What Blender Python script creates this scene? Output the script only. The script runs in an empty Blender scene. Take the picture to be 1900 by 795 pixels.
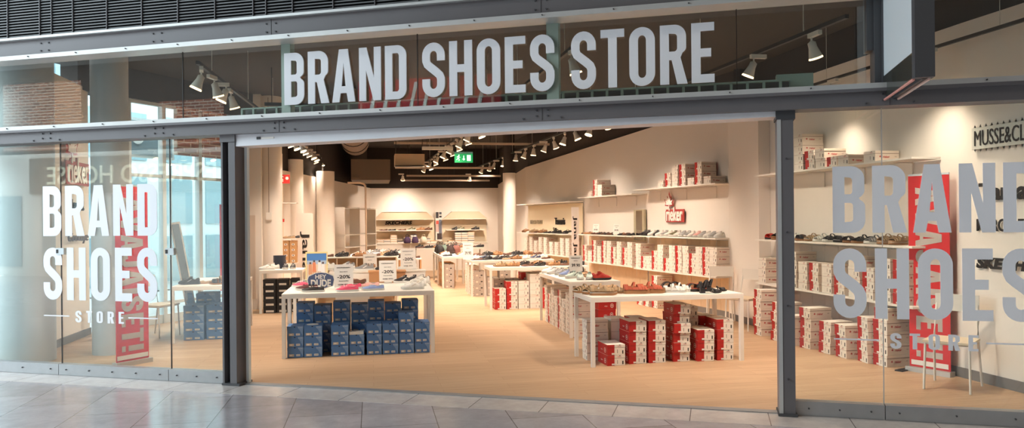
import bpy, math, random
from mathutils import Vector, Matrix
random.seed(7)
R = math.radians
scene = bpy.context.scene
COL = scene.collection

# ------------------------------------------------------------------ camera, world, light, exposure
CAM_H = 1.62; FOC = 1400.0; YAW = R(10.5); ROLL = 0.009
cam_d = bpy.data.cameras.new('camera'); cam = bpy.data.objects.new('camera', cam_d); COL.objects.link(cam)
cam_d.sensor_width = 36; cam_d.lens = 36*FOC/1900; cam_d.clip_start = .05; cam_d.clip_end = 200
cam_d.shift_y = 11.0/1900
cam.matrix_world = Matrix.Translation((0, 0, CAM_H)) @ Matrix.Rotation(-YAW, 4, 'Z') @ Matrix.Rotation(R(90), 4, 'X') @ Matrix.Rotation(-ROLL, 4, 'Z')
scene.camera = cam
scene.view_settings.view_transform = 'Standard'
scene.view_settings.look = 'None'
scene.view_settings.gamma = 1
scene.view_settings.use_curve_mapping = False
scene.view_settings.exposure = 0.12
scene.cycles.use_denoising = True
scene.cycles.max_bounces = 8
scene.cycles.diffuse_bounces = 4
scene.cycles.glossy_bounces = 4
scene.cycles.transparent_max_bounces = 24
scene.cycles.sample_clamp_indirect = 6
scene.cycles.caustics_reflective = False
scene.cycles.caustics_refractive = False
W = bpy.data.worlds.new('sky'); scene.world = W; W.use_nodes = True
W.node_tree.nodes['Background'].inputs[0].default_value = (.80, .93, 1.0, 1)
W.node_tree.nodes['Background'].inputs[1].default_value = 6.6
LAMP_W = 150.0          # watts of one interior track spot
WARM = (1.0, .80, .64)

# ------------------------------------------------------------------ layout helpers
cY, sY = math.cos(YAW), math.sin(YAW)
def spot(px, py, h=0.0):
    """point of the horizontal plane z = h that the photograph shows at px, py"""
    u = px-950; v = py-397.5
    u, v = u-ROLL*v, v+ROLL*u-11
    Z = FOC*(CAM_H-h)/v; X = u/FOC*Z
    return X*cY+Z*sY, -X*sY+Z*cY
FA = Vector((-4.075, 9.268, 0)); FD = (Vector((4.912, 4.988, 0))-FA).normalized(); FN = Vector((FD.y, -FD.x, 0))   # facade line, FN towards the hall
FANG = math.atan2(FD.y, FD.x)
FM = Matrix.Translation(FA) @ Matrix.Rotation(FANG, 4, 'Z')     # facade frame: x along, y inwards, z up

def lin(c):
    return tuple((v/255/12.92 if v/255 <= .04045 else ((v/255+.055)/1.055)**2.4) for v in c)
_m = {}
def mat(name, rgb, rough=.6, metal=0, emit=0, noise=0, scale=30, spec=.5, bump=0):
    if name in _m: return _m[name]
    m = bpy.data.materials.new(name); m.use_nodes = True; nt = m.node_tree; b = nt.nodes['Principled BSDF']
    c = lin(rgb)+(1,)
    b.inputs['Base Color'].default_value = c
    b.inputs['Roughness'].default_value = rough; b.inputs['Metallic'].default_value = metal
    b.inputs['Specular IOR Level'].default_value = spec
    if emit:
        b.inputs['Emission Color'].default_value = c; b.inputs['Emission Strength'].default_value = emit
    if noise or bump:
        tc = nt.nodes.new('ShaderNodeTexCoord'); n = nt.nodes.new('ShaderNodeTexNoise'); n.inputs['Scale'].default_value = scale; n.inputs['Detail'].default_value = 4
        nt.links.new(tc.outputs['Object'], n.inputs['Vector'])
        if noise:
            mx = nt.nodes.new('ShaderNodeMix'); mx.data_type = 'RGBA'
            mx.inputs[6].default_value = tuple(v*(1-noise) for v in c[:3])+(1,); mx.inputs[7].default_value = tuple(min(1, v*(1+noise)) for v in c[:3])+(1,)
            nt.links.new(n.outputs[0], mx.inputs[0]); nt.links.new(mx.outputs[2], b.inputs['Base Color'])
        if bump:
            bp = nt.nodes.new('ShaderNodeBump'); bp.inputs['Strength'].default_value = bump; bp.inputs['Distance'].default_value = .002
            nt.links.new(n.outputs[0], bp.inputs['Height']); nt.links.new(bp.outputs[0], b.inputs['Normal'])
    _m[name] = m
    return m

class MB:
    """collects faces for ONE mesh object"""
    def __init__(s): s.v = []; s.f = []; s.m = []; s.mats = []; s.sm = []
    def mi(s, m):
        if m not in s.mats: s.mats.append(m)
        return s.mats.index(m)
    def add(s, vs, fs, m, smooth=False, M=None):
        o = len(s.v); k = s.mi(m)
        s.v += [tuple(M @ Vector(p)) if M else tuple(p) for p in vs]
        for f in fs: s.f.append([i+o for i in f]); s.m.append(k); s.sm.append(smooth)
        return s
    def box(s, x0, x1, y0, y1, z0, z1, m, M=None):
        vs = [(x, y, z) for z in (z0, z1) for y in (y0, y1) for x in (x0, x1)]
        fs = [(0, 2, 3, 1), (4, 5, 7, 6), (0, 1, 5, 4), (2, 6, 7, 3), (0, 4, 6, 2), (1, 3, 7, 5)]
        return s.add(vs, fs, m, False, M)
    def quad(s, a, b, c, d, m, M=None): return s.add([a, b, c, d], [(0, 1, 2, 3)], m, False, M)
    def tube(s, pts, r, m, n=8, r2=None, cap=True, M=None):
        pts = [Vector(p) for p in pts]; vs = []; K = len(pts)
        for i, p in enumerate(pts):
            d = (pts[min(i+1, K-1)]-pts[max(i-1, 0)]).normalized()
            a = d.cross(Vector((0, 0, 1)));
            if a.length < 1e-3: a = Vector((1, 0, 0))
            a.normalize(); b = d.cross(a)
            rr = r if r2 is None else r+(r2-r)*i/(K-1)
            if isinstance(r, (list, tuple)): rr = r[i]
            for k in range(n):
                t = 2*math.pi*k/n; vs.append(p+a*math.cos(t)*rr+b*math.sin(t)*rr)
        fs = [(i*n+k, i*n+(k+1) % n, (i+1)*n+(k+1) % n, (i+1)*n+k) for i in range(K-1) for k in range(n)]
        s.add(vs, fs, m, True, M)
        if cap: s.add(vs, [tuple(range(n))[::-1], tuple((K-1)*n+k for k in range(n))], m, False, M)
        return s
    def prism(s, poly, z0, z1, m, M=None):
        n = len(poly)
        vs = [(x, y, z0) for x, y in poly]+[(x, y, z1) for x, y in poly]
        return s.add(vs, [tuple(range(n))[::-1], tuple(range(n, 2*n))]+[(i, (i+1) % n, n+(i+1) % n, n+i) for i in range(n)], m, False, M)
    def mesh(s, name):
        me = bpy.data.meshes.new(name); me.from_pydata(s.v, [], s.f)
        for m in s.mats: me.materials.append(m)
        me.polygons.foreach_set('material_index', s.m); me.polygons.foreach_set('use_smooth', s.sm); me.update()
        return me
    def build(s, name, parent=None, M=None):
        o = bpy.data.objects.new(name, s.mesh(name)); COL.objects.link(o)
        if parent: o.parent = parent
        if M is not None: o.matrix_local = M
        return o

def tag(o, label, cat, group=None):
    o['label'] = label; o['category'] = cat
    if group: o['group'] = group
    return o
def struct(o): o['kind'] = 'structure'; return o
def empty(name, M, label=None, cat=None, group=None):
    o = bpy.data.objects.new(name, None); COL.objects.link(o); o.matrix_world = M; o.empty_display_size = .1
    if label: tag(o, label, cat, group)
    return o
def TR(x, y, z=0, rz=0): return Matrix.Translation((x, y, z)) @ Matrix.Rotation(rz, 4, 'Z')
def link_copy(o, parent=None):
    c = o.copy(); COL.objects.link(c)
    if parent: c.parent = parent
    for ch in o.children: link_copy(ch, c)
    return c
ORD = ['first', 'second', 'third', 'fourth', 'fifth', 'sixth', 'seventh', 'eighth', 'ninth', 'tenth', 'eleventh', 'twelfth', 'thirteenth', 'fourteenth', 'fifteenth', 'sixteenth', 'seventeenth', 'eighteenth', 'nineteenth', 'twentieth']

# ------------------------------------------------------------------ lettering
_tc = {}
def text_geo(body, size=1, bold=0, depth=.002):
    k = (body, size, bold, depth)
    if k in _tc: return _tc[k]
    cu = bpy.data.curves.new('t', 'FONT'); cu.body = body; cu.size = size; cu.offset = bold; cu.extrude = depth/2; cu.align_x = 'CENTER'; cu.align_y = 'CENTER'; cu.resolution_u = 3
    o = bpy.data.objects.new('t', cu); COL.objects.link(o)
    me = bpy.data.meshes.new_from_object(o.evaluated_get(bpy.context.evaluated_depsgraph_get()))
    vs = [tuple(v.co) for v in me.vertices]; fs = [tuple(p.vertices) for p in me.polygons]
    bpy.data.objects.remove(o); bpy.data.curves.remove(cu); bpy.data.meshes.remove(me)
    _tc[k] = (vs, fs); return _tc[k]
UP = Matrix.Rotation(R(90), 4, 'X')    # text plane -> upright, facing -Y
def put_text(mb, body, h, m, M, wscale=1, bold=0, depth=.002, width=None, slant=0):
    """h = cap height; M puts the text's own plane (x right, z up, facing -Y)"""
    vs, fs = text_geo(body, 1, bold, .01)
    xs = [v[0] for v in vs]; ys = [v[1] for v in vs]
    cx = (min(xs)+max(xs))/2; cy = (min(ys)+max(ys))/2; w = max(xs)-min(xs); hh = max(ys)-min(ys)
    sy = h/hh; sx = sy*wscale if width is None else width/w
    vs2 = [((x-cx)*sx+(y-cy)*sy*slant, (y-cy)*sy, z*depth/.01) for x, y, z in vs]
    mb.add(vs2, fs, m, False, M @ UP)

def arc(cx, cy, rx, ry, a0, a1, n=9):
    return [(cx+rx*math.cos(R(a0+(a1-a0)*i/n)), cy+ry*math.sin(R(a0+(a1-a0)*i/n))) for i in range(n+1)]
def stroke(pts, t):
    L = []; Rr = []; P = [Vector(p) for p in pts]; n = len(P)
    for i in range(n):
        d = (P[min(i+1, n-1)]-P[max(i-1, 0)]).normalized(); nn = Vector((-d.y, d.x))
        L.append(tuple(P[i]+nn*t/2)); Rr.append(tuple(P[i]-nn*t/2))
    return L+Rr[::-1]
def glyph(ch, w, t):
    """condensed sans capital of height 1: list of closed contours (outer, holes)"""
    r = min(w*.5, .24); h = t/2
    if ch == 'O': return [arc(w-r, 1-r, r, r, 0, 90)+arc(r, 1-r, r, r, 90, 180)+arc(r, r, r, r, 180, 270)+arc(w-r, r, r, r, 270, 360),
                          arc(w/2, 1-r, w/2-t, max(r-t*.9, .03), 0, 180)+arc(w/2, r, w/2-t, max(r-t*.9, .03), 180, 360)]
    if ch == 'D': r = w*.42; return [[(0, 0), (w-r, 0)]+arc(w-r, r, r, r, 270, 360)+arc(w-r, 1-r, r, r, 0, 90)+[(0, 1)],
                          [(t, t*.95)]+arc(w-t-.04, t*.95+.06, .04, .06, 270, 360)+arc(w-t-.04, 1-t*.95-.06, .04, .06, 0, 90)+[(t, 1-t*.95)]]
    if ch == 'B': r = .19; q = w*.98; return [[(0, 0), (w-r, 0)]+arc(w-r, r, r, r, 270, 360)+arc(w-r*.75, .39, r*.75, .12, 0, 62)+arc(q-r*.75, .635, r*.75, .12, -62, 0)+arc(q-r, 1-r, r, r, 0, 90)+[(0, 1)],
                          [(t, t*.95)]+arc(w-t-.04, t+.05, .04, .05, 270, 360)+arc(w-t-.04, .40, .04, .05, 0, 90)+[(t, .45)],
                          [(t, .58)]+arc(q-t-.04, .63, .04, .05, 270, 360)+arc(q-t-.04, 1-t-.05, .04, .05, 0, 90)+[(t, 1-t*.95)]]
    if ch == 'R': r = .2; return [[(0, 0), (t, 0), (t, .41), (w*.44, .41), (w-t*1.02, 0), (w+.02, 0), (w*.78, .45)]+arc(w-r*.85, .62, r*.85, .12, -50, 0)+arc(w-r, 1-r, r, r, 0, 90)+[(0, 1)],
                          [(t, .55)]+arc(w-t-.05, .61, .05, .06, 270, 360)+arc(w-t-.05, 1-t-.05, .05, .05, 0, 90)+[(t, 1-t*.95)]]
    if ch == 'A': return [[(0, 0), (t*1.03, 0), (w*.5-.27*w, .17), (w*.5+.27*w, .17), (w-t*1.03, 0), (w, 0), (w/2+t*.62, 1), (w/2-t*.62, 1)] if 0 else
                          [(0, 0), (t, 0), (t+.06*w, .17), (w-t-.06*w, .17), (w-t, 0), (w, 0), (w/2+t*.62, 1), (w/2-t*.62, 1)],
                          [(t+.105*w, .30), (w-t-.105*w, .30), (w/2, .75)]]
    if ch == 'V': return [[(w/2-t*.6, 0), (w/2+t*.6, 0), (w, 1), (w-t*1.1, 1), (w/2, .3), (t*1.1, 1), (0, 1)]]
    if ch == 'N': return [[(0, 0), (t*.95, 0), (t*.95, .58), (w-t*1.05, 0), (w, 0), (w, 1), (w-t*.95, 1), (w-t*.95, .42), (t*1.05, 1), (0, 1)]]
    if ch == 'H': return [[(0, 0), (t, 0), (t, .43), (w-t, .43), (w-t, 0), (w, 0), (w, 1), (w-t, 1), (w-t, .57), (t, .57), (t, 1), (0, 1)]]
    if ch == 'E': return [[(0, 0), (w, 0), (w, t*.92), (t, t*.92), (t, .43), (w*.86, .43), (w*.86, .57), (t, .57), (t, 1-t*.92), (w, 1-t*.92), (w, 1), (0, 1)]]
    if ch == 'T': return [[(w/2-h, 0), (w/2+h, 0), (w/2+h, 1-t*.92), (w, 1-t*.92), (w, 1), (0, 1), (0, 1-t*.92), (w/2-h, 1-t*.92)]]
    if ch == 'I': return [[(0, 0), (t, 0), (t, 1), (0, 1)]]
    if ch == '!': return [[(0, .3), (t, .3), (t, 1), (0, 1)], [(0, 0), (t, 0), (t, .17), (0, .17)]]
    if ch == 'J': return [stroke([(h*.9, .3)]+arc(w/2, w/2-h+h, w/2-h, w/2-h, 180, 360)+[(w-h, .95), (w-h, 1)], t)]
    if ch == 'S':
        a = w/2-h; b = .235-h
        c = [(w-h, .665), (w-h, .70)]+arc(w/2, 1-h-b, a, b, 0, 180, 12)+[(h, .72), (h*1.02, .665), (h*1.35, .60), (w*.38, .545), (w*.62, .46), (w-h*1.35, .40), (w-h*1.02, .335), (w-h, .29)]+[(x, y) for x, y in arc(w/2, h+b, a, b, 0, -180, 12)]+[(h, .30), (h, .335)]
        return [stroke(c, t)]
    return []
def word_geo(word, H, Wd, t=.155, gap=.12, depth=.004, wl=.46):
    """returns per-letter (verts, faces) in x/y plane, lower left corner at 0,0, fitted to H x Wd"""
    wid = {'A': 1.12, 'N': 1.04, 'E': .86, 'T': .94, 'I': t/wl, '!': t/wl, 'J': .9, 'V': 1.1}
    ws = [0 if c == ' ' else wl*wid.get(c, 1) for c in word]
    tot = sum(ws)+gap*(len(word)-1)+.0*word.count(' ')
    k = Wd/(tot*1.0); out = []; x = 0
    for c, w in zip(word, ws):
        if c != ' ':
            cu = bpy.data.curves.new('g', 'CURVE'); cu.dimensions = '2D'; cu.fill_mode = 'BOTH'; cu.extrude = depth/2
            for cont in glyph(c, w, t):
                sp = cu.splines.new('POLY'); sp.points.add(len(cont)-1); sp.use_cyclic_u = True
                for p, (a, b) in zip(sp.points, cont): p.co = ((x+a)*k, b*H, 0, 1)
            o = bpy.data.objects.new('g', cu); COL.objects.link(o)
            me = bpy.data.meshes.new_from_object(o.evaluated_get(bpy.context.evaluated_depsgraph_get()))
            out.append((c, [tuple(v.co) for v in me.vertices], [tuple(p.vertices) for p in me.polygons]))
            bpy.data.objects.remove(o); bpy.data.curves.remove(cu); bpy.data.meshes.remove(me)
        x += w+gap
    return out

# ------------------------------------------------------------------ materials
def wood_floor():
    m = bpy.data.materials.new('oak_planks'); m.use_nodes = True; nt = m.node_tree; b = nt.nodes['Principled BSDF']; N = nt.nodes.new; L = nt.links.new
    g = N('ShaderNodeNewGeometry'); br = N('ShaderNodeTexBrick'); br.inputs['Scale'].default_value = 1
    br.inputs['Brick Width'].default_value = 1.3; br.inputs['Row Height'].default_value = .16; br.inputs['Mortar Size'].default_value = .0025; br.inputs['Mortar Smooth'].default_value = .3
    br.inputs['Color1'].default_value = lin((194, 164, 133))+(1,); br.inputs['Color2'].default_value = lin((184, 153, 122))+(1,); br.inputs['Mortar'].default_value = lin((170, 136, 103))+(1,)
    L(g.outputs['Position'], br.inputs['Vector'])
    mp = N('ShaderNodeMapping'); mp.inputs['Scale'].default_value = (1.0, 30, 1); L(g.outputs['Position'], mp.inputs[0])
    n = N('ShaderNodeTexNoise'); n.inputs['Scale'].default_value = 1.6; n.inputs['Detail'].default_value = 6; L(mp.outputs[0], n.inputs['Vector'])
    mx = N('ShaderNodeMix'); mx.data_type = 'RGBA'; mx.blend_type = 'MULTIPLY'; mx.inputs[0].default_value = 1
    cr = N('ShaderNodeValToRGB'); cr.color_ramp.elements[0].color = (.80, .76, .71, 1); cr.color_ramp.elements[0].position = .3; cr.color_ramp.elements[1].color = (1.06, 1.05, 1.03, 1); cr.color_ramp.elements[1].position = .7
    L(n.outputs[0], cr.inputs[0]); L(br.outputs[0], mx.inputs[6]); L(cr.outputs[0], mx.inputs[7]); L(mx.outputs[2], b.inputs['Base Color'])
    b.inputs['Roughness'].default_value = .5
    return m
def stone_floor(border=False):
    m = bpy.data.materials.new('hall_stone_border' if border else 'hall_stone'); m.use_nodes = True; nt = m.node_tree; b = nt.nodes['Principled BSDF']; N = nt.nodes.new; L = nt.links.new
    g = N('ShaderNodeNewGeometry'); mp = N('ShaderNodeMapping'); L(g.outputs['Position'], mp.inputs[0])
    mp.inputs['Rotation'].default_value = (0, 0, -FANG if border else R(90)); mp.inputs['Location'].default_value = (.2, .1, 0)
    br = N('ShaderNodeTexBrick'); br.inputs['Scale'].default_value = 1; br.inputs['Brick Width'].default_value = .62 if border else .9; br.inputs['Row Height'].default_value = 5 if border else .6
    br.offset = .5; br.inputs['Mortar Size'].default_value = .004; br.inputs['Mortar Smooth'].default_value = .2
    a, c = ((206, 200, 196), (196, 190, 186)) if border else ((184, 180, 184), (164, 159, 162))
    br.inputs['Color1'].default_value = lin(a)+(1,); br.inputs['Color2'].default_value = lin(c)+(1,); br.inputs['Mortar'].default_value = lin((118, 110, 108))+(1,)
    L(mp.outputs[0], br.inputs['Vector'])
    n = N('ShaderNodeTexNoise'); n.inputs['Scale'].default_value = 5; n.inputs['Detail'].default_value = 8; n.inputs['Roughness'].default_value = .7; L(g.outputs['Position'], n.inputs['Vector'])
    cr = N('ShaderNodeValToRGB'); cr.color_ramp.elements[0].color = (.8, .79, .78, 1); cr.color_ramp.elements[0].position = .3; cr.color_ramp.elements[1].color = (1.08, 1.07, 1.06, 1); cr.color_ramp.elements[1].position = .7
    mx = N('ShaderNodeMix'); mx.data_type = 'RGBA'; mx.blend_type = 'MULTIPLY'; mx.inputs[0].default_value = 1
    L(n.outputs[0], cr.inputs[0]); L(br.outputs[0], mx.inputs[6]); L(cr.outputs[0], mx.inputs[7]); L(mx.outputs[2], b.inputs['Base Color'])
    b.inputs['Roughness'].default_value = .16; b.inputs['Specular IOR Level'].default_value = .7
    return m
def brick_wall():
    m = bpy.data.materials.new('red_brick'); m.use_nodes = True; nt = m.node_tree; b = nt.nodes['Principled BSDF']; N = nt.nodes.new; L = nt.links.new
    g = N('ShaderNodeTexCoord'); mp = N('ShaderNodeMapping'); mp.inputs['Rotation'].default_value = (R(90), 0, 0); L(g.outputs['Object'], mp.inputs[0])
    br = N('ShaderNodeTexBrick'); br.inputs['Scale'].default_value = 1; br.inputs['Brick Width'].default_value = .28; br.inputs['Row Height'].default_value = .09; br.inputs['Mortar Size'].default_value = .012
    br.inputs['Color1'].default_value = lin((158, 104, 84))+(1,); br.inputs['Color2'].default_value = lin((120, 78, 66))+(1,); br.inputs['Mortar'].default_value = lin((196, 180, 166))+(1,)
    L(mp.outputs[0], br.inputs['Vector']); L(br.outputs[0], b.inputs['Base Color']); b.inputs['Roughness'].default_value = .85
    return m
def glass_mat():
    m = bpy.data.materials.new('shopfront_glass'); m.use_nodes = True; nt = m.node_tree; nt.nodes.clear(); N = nt.nodes.new; L = nt.links.new
    out = N('ShaderNodeOutputMaterial'); t = N('ShaderNodeBsdfTransparent'); t.inputs[0].default_value = (.955, .985, .97, 1)
    gl = N('ShaderNodeBsdfGlossy'); gl.inputs['Roughness'].default_value = 0.0; gl.inputs[0].default_value = (1, 1, 1, 1)
    lw = N('ShaderNodeLayerWeight'); lw.inputs[0].default_value = .5
    p = N('ShaderNodeMath'); p.operation = 'POWER'; p.inputs[1].default_value = 5; L(lw.outputs['Facing'], p.inputs[0])
    a = N('ShaderNodeMath'); a.operation = 'MULTIPLY_ADD'; a.inputs[1].default_value = .94; a.inputs[2].default_value = .06; L(p.outputs[0], a.inputs[0])
    mx = N('ShaderNodeMixShader'); L(a.outputs[0], mx.inputs[0]); L(t.outputs[0], mx.inputs[1]); L(gl.outputs[0], mx.inputs[2]); L(mx.outputs[0], out.inputs[0])
    return m
WOOD = wood_floor(); STONE = stone_floor(); STONEB = stone_floor(True); BRICK = brick_wall(); GLASS = glass_mat()
WALL = mat('cream_wall_paint', (238, 230, 220), .85, bump=.1, scale=60)
DARK = mat('dark_ceiling_paint', (44, 38, 35), .9, noise=.2, scale=2)
DARKG = mat('dark_grey_ceiling', (54, 50, 48), .9)
STEEL = mat('grey_painted_steel', (104, 102, 104), .45, noise=.05, scale=3)
STEELD = mat('dark_grey_steel', (70, 71, 74), .5)
STRIP = mat('pale_aluminium_strip', (198, 200, 198), .4, metal=.3, noise=.08, scale=8)
GALV = mat('brushed_plinth_steel', (172, 174, 176), .38, metal=.55, noise=.1, scale=12)
GREEN = mat('grey_green_steel', (150, 168, 156), .5)
WHITE = mat('white_powder_coat', (232, 226, 216), .45)
SHELFM = mat('white_shelf_board', (240, 234, 224), .5)
VINYL = mat('white_vinyl', (236, 238, 242), .6)
BLACK = mat('black_plastic', (22, 20, 20), .5)
BASEB = mat('grey_baseboard', (120, 116, 112), .6)
PAPER = mat('white_card', (238, 234, 226), .8)
INK = mat('black_ink', (30, 26, 26), .8)
RED = mat('red_carton', (172, 30, 28), .55)
REDF = mat('red_banner_fabric', (208, 30, 34), .6)
CARTON = mat('white_carton', (234, 226, 214), .6)
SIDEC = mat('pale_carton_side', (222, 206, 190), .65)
SEAM = mat('carton_shadow_gap_line', (90, 60, 50), .8)
BLUE = mat('blue_carton', (82, 124, 176), .5, noise=.08, scale=9)
BLUEL = mat('light_blue_carton_print', (122, 156, 198), .5)
LABEL = mat('box_label_paper', (226, 222, 214), .7)
LABELB = mat('beige_box_label', (196, 184, 166), .7)
BLKC = mat('black_carton', (32, 34, 38), .55)
GREYC = mat('grey_carton', (176, 166, 156), .65)
KRAFT = mat('kraft_carton', (196, 152, 104), .7, noise=.06)
LENS = mat('lit_lamp_lens', (255, 226, 180), .5, emit=14)
LENSG = mat('glowing_lamp_rim', (255, 220, 170), .5, emit=3)
TRACKM = mat('black_track', (26, 24, 24), .5)
LAMPW = mat('white_lamp_housing', (226, 220, 208), .4)
SLAT = mat('dark_louvre_slat', (112, 114, 116), .55)
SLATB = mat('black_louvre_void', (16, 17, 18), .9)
PANELW = mat('pale_wood_panel', (226, 200, 166), .6, noise=.06, scale=14)
MIRROR = mat('mirror_glass', (235, 235, 230), .02, metal=1)

# ================================================================== SETTING: shell
# ---- floors
far_l = [(-1.95, 14.9), (-1.9, 17), (-.05, 25.05)]
b = MB(); b.prism([(-4.35, 9.42), (5.95, 4.52), (5.95, 11.5), (4.2, 20.4), (4.2, 25.3), (-.3, 25.3), (-2.3, 16), (-2.45, 14.6), (-4.2, 12.1), (-4.35, 12)], -.2, 0, WOOD)
struct(b.build('floor'))
b = MB(); q = lambda s, d: tuple((FA+FD*s-FN*d)[:2])    # d > 0 is into the shop
b.prism([q(-14, -.42), q(-14, -20), q(22, -20), q(22, -.42)], -.2, -.004, STONE); struct(b.build('floor_hall'))
b = MB(); b.prism([q(-14, .02), q(-14, -.42), q(22, -.42), q(22, .02)], -.2, -.002, STONEB); struct(b.build('floor_border'))
b = MB(); b.box(2.95, 8.3, -.03, .06, 0, .006, GALV); struct(b.build('trim_1', M=FM))

# ---- right wall: near part, pilaster, slanted far part
def wallseg(name, pts, z0, z1s, thick, m=WALL):
    """vertical wall through plan points; z1s = top height per point; thickness to the right of travel"""
    mb = MB()
    for (a, za), (c, zc) in zip(zip(pts[:-1], z1s[:-1]), zip(pts[1:], z1s[1:])):
        a = Vector(a); c = Vector(c); d = (c-a).normalized(); n = Vector((d.y, -d.x))*thick
        P = [a, c, c+n, a+n]; Z = [za, zc, zc, za]
        vs = [(p.x, p.y, z0) for p in P]+[(p.x, p.y, z) for p, z in zip(P, Z)]
        mb.add(vs, [(3, 2, 1, 0), (4, 5, 6, 7), (0, 1, 5, 4), (1, 2, 6, 5), (2, 3, 7, 6), (3, 0, 4, 7)], m)
    return struct(mb.build(name))
SP0 = Vector((5.36, 11.2)); SDIR = (Vector((4.52, 16.35))-SP0).normalized(); SNR = Vector((SDIR.y, -SDIR.x)); SANG = math.atan2(SDIR.y, SDIR.x)-R(90)
def sp(t, off=0): p = SP0+SDIR*t+SNR*off; return p.x, p.y
wA = sp(-.1, .36); wB = sp(9.4, .36)
wallseg('wall_right', [(5.86, 4.6), (5.81, 6.6), (5.81, 11.25), wA, wB, (4.15, 25)], 0, [3.55, 3.55, 3.54, 3.5, 3.08, 2.8], .15)
wallseg('wall_right_pilaster', [(5.62, 10.3), (5.62, 11.28)], 0, [3.54, 3.54], .185)
b = MB()
for a, c in (((5.795, 6.9), (5.795, 10.3)), ((5.84, 4.9), (5.795, 6.9)), ((5.605, 10.3), (5.605, 11.2)), (sp(-.1, .345), sp(9.4, .345))):
    a = Vector(a); c = Vector(c); d = (c-a).normalized(); n = Vector((-d.y, d.x))*.012
    b.prism([tuple(a+n), tuple(a), tuple(c), tuple(c+n)], 0, .1, BASEB)
struct(b.build('baseboard_right'))
# dark zone above the white walls, ceiling of the shop and the ceiling of the hall
wallseg('wall_right_upper', [(5.9, 4.6), (5.86, 11.25), sp(-.1, .42), sp(9.4, .42), (4.2, 25)], 2.7, [4.1]*5, .1, DARK)
b = MB(); b.prism([(-4.6, 9.6), (6.1, 4.7), (6.1, 11.5), (4.5, 25.4), (-.5, 25.4), (-2.6, 16), (-4.6, 12.2)], 4.0, 4.1, DARKG)
struct(b.build('ceiling'))
wallseg('wall_back', [(-.3, 25.0), (4.4, 25.0)], 0, [2.72, 2.72], -.15)
wallseg('wall_back_upper', [(-.5, 24.9), (4.4, 24.9)], 2.70, [4.05, 4.05], -.1, DARK)
# left walls
wallseg('wall_left', [(-4.08, 10.18), (-4.08, 12.0)], 0, [3.6, 3.6], -.12)
b = MB(); b.box(-4.078, -4.06, 10.2, 12.0, 0, .1, BASEB); struct(b.build('baseboard_left'))
wallseg('wall_left_far', [(-1.9, 16.9), (-.05, 25.0)], 0, [2.74, 2.70], -.15)
wallseg('wall_left_far_upper', [(-1.95, 16.9), (-.12, 25.0)], 2.7, [4.05, 4.05], -.1, DARK)
wallseg('wall_left_pier', [(-2.45, 14.62), (-2.02, 14.62)], 0, [4, 4], -.3)
wallseg('wall_left_niche', [(-2.05, 15.2), (-2.25, 16.9), (-1.9, 16.9)], 0, [3.1, 3.1, 3.1], -.1)
def column(name, x, y, r, z1, m=WALL, z0=0):
    return struct(MB().tube([(x, y, z0), (x, y, z1)], r, m, 40).build(name))
column('column', -1.88, 14.95, .2, 4.0)
column('column', -1.72, 17.6, .2, 3.02)
column('column', -1.13, 19.2, .22, 2.86)
column('column', 3.46, 19.0, .165, 2.82)
column('column', 3.46, 19.0, .15, 4.0, DARK, 2.82)
column('column', -1.72, 17.6, .19, 4.0, DARK, 3.02)
COLG = mat('grey_column_paint', (186, 194, 196), .5)
column('column', -4.04, 9.86, .30, 4.0, COLG)
column('column', -3.22, 10.2, .215, 4.0, COLG)

# ---- left glazing towards the street with its bulkhead, street and brick house beyond
GA = Vector((-4.05, 12.05)); GB = Vector((-2.3, 14.62)); GL = (GB-GA).length; GM = TR(GA.x, GA.y, 0, math.atan2(GB.y-GA.y, GB.x-GA.x))
FRAMEW = mat('white_window_frame', (206, 216, 218), .5)
b = MB(); b.box(0, GL, -.02, -.012, .12, 3.55, GLASS); struct(b.build('window_1', M=GM))
b = MB()
for x in (0, .55, 1.2, 1.95, GL-.16): b.box(x, x+.07 if x else .12, -.07, .03, .0, 3.6, FRAMEW)
for z in (0, .30, 2.35, 3.5): b.box(0, GL, -.05, .02, z, z+(.14 if z < .1 else .05), FRAMEW)
b.box(GL-.3, GL, -.06, .03, 0, 3.6, FRAMEW)
struct(b.build('window_1_frame', M=GM))
b = MB(); b.box(-.3, GL+.2, -.12, .25, 3.55, 4.05, DARK); struct(b.build('trim_2', M=GM))
b = MB(); b.prism([(-14, 9.6), (-4.45, 9.5), (-4.25, 12.1), (-2.45, 14.7), (-2.45, 30), (-14, 30)], -.25, -.03, mat('street_paving', (170, 172, 172), .9, noise=.1)); struct(b.build('ground_street'))
b = MB(); b.box(-3.5, 1.2, 5.5, 6, 0, 8, BRICK); tag(b.build('brick_building', M=GM), 'brick building across the street behind the left window', 'building')
b = MB(); PR = mat('pale_render', (190, 204, 208), .9); WB = mat('street_window_glass', (120, 150, 160), .2); b.box(1.25, 14, 5, 5.5, 0, 8, PR)
for k in range(9):
    for z in (.2, 1.6, 3.1, 4.6): b.box(1.6+k*1.35, 2.5+k*1.35, 4.97, 5, z, z+1.1, WB)
tag(b.build('rendered_building', M=GM), 'pale rendered building seen through the side window', 'building')
b = MB(); b.box(-.02, 1.0, 0, .06, 0, .62, mat('grey_street_sign', (120, 140, 150), .5)); b.box(-.07, 1.05, .01, .05, -.05, .67, FRAMEW); b.tube([(.22, -.02, .32), (.22, .01, .32)], .13, mat('white_disc', (235, 240, 240), .5), 20)
for k in (0, 1): b.box(.02+k*.94, .06+k*.94, .02, .05, -2.9, 0, FRAMEW)
tag(b.build('street_sign', M=GM @ Matrix.Translation((1.9, 1.6, 2.87))), 'grey street sign with white disc outside the side window', 'sign')
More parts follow.
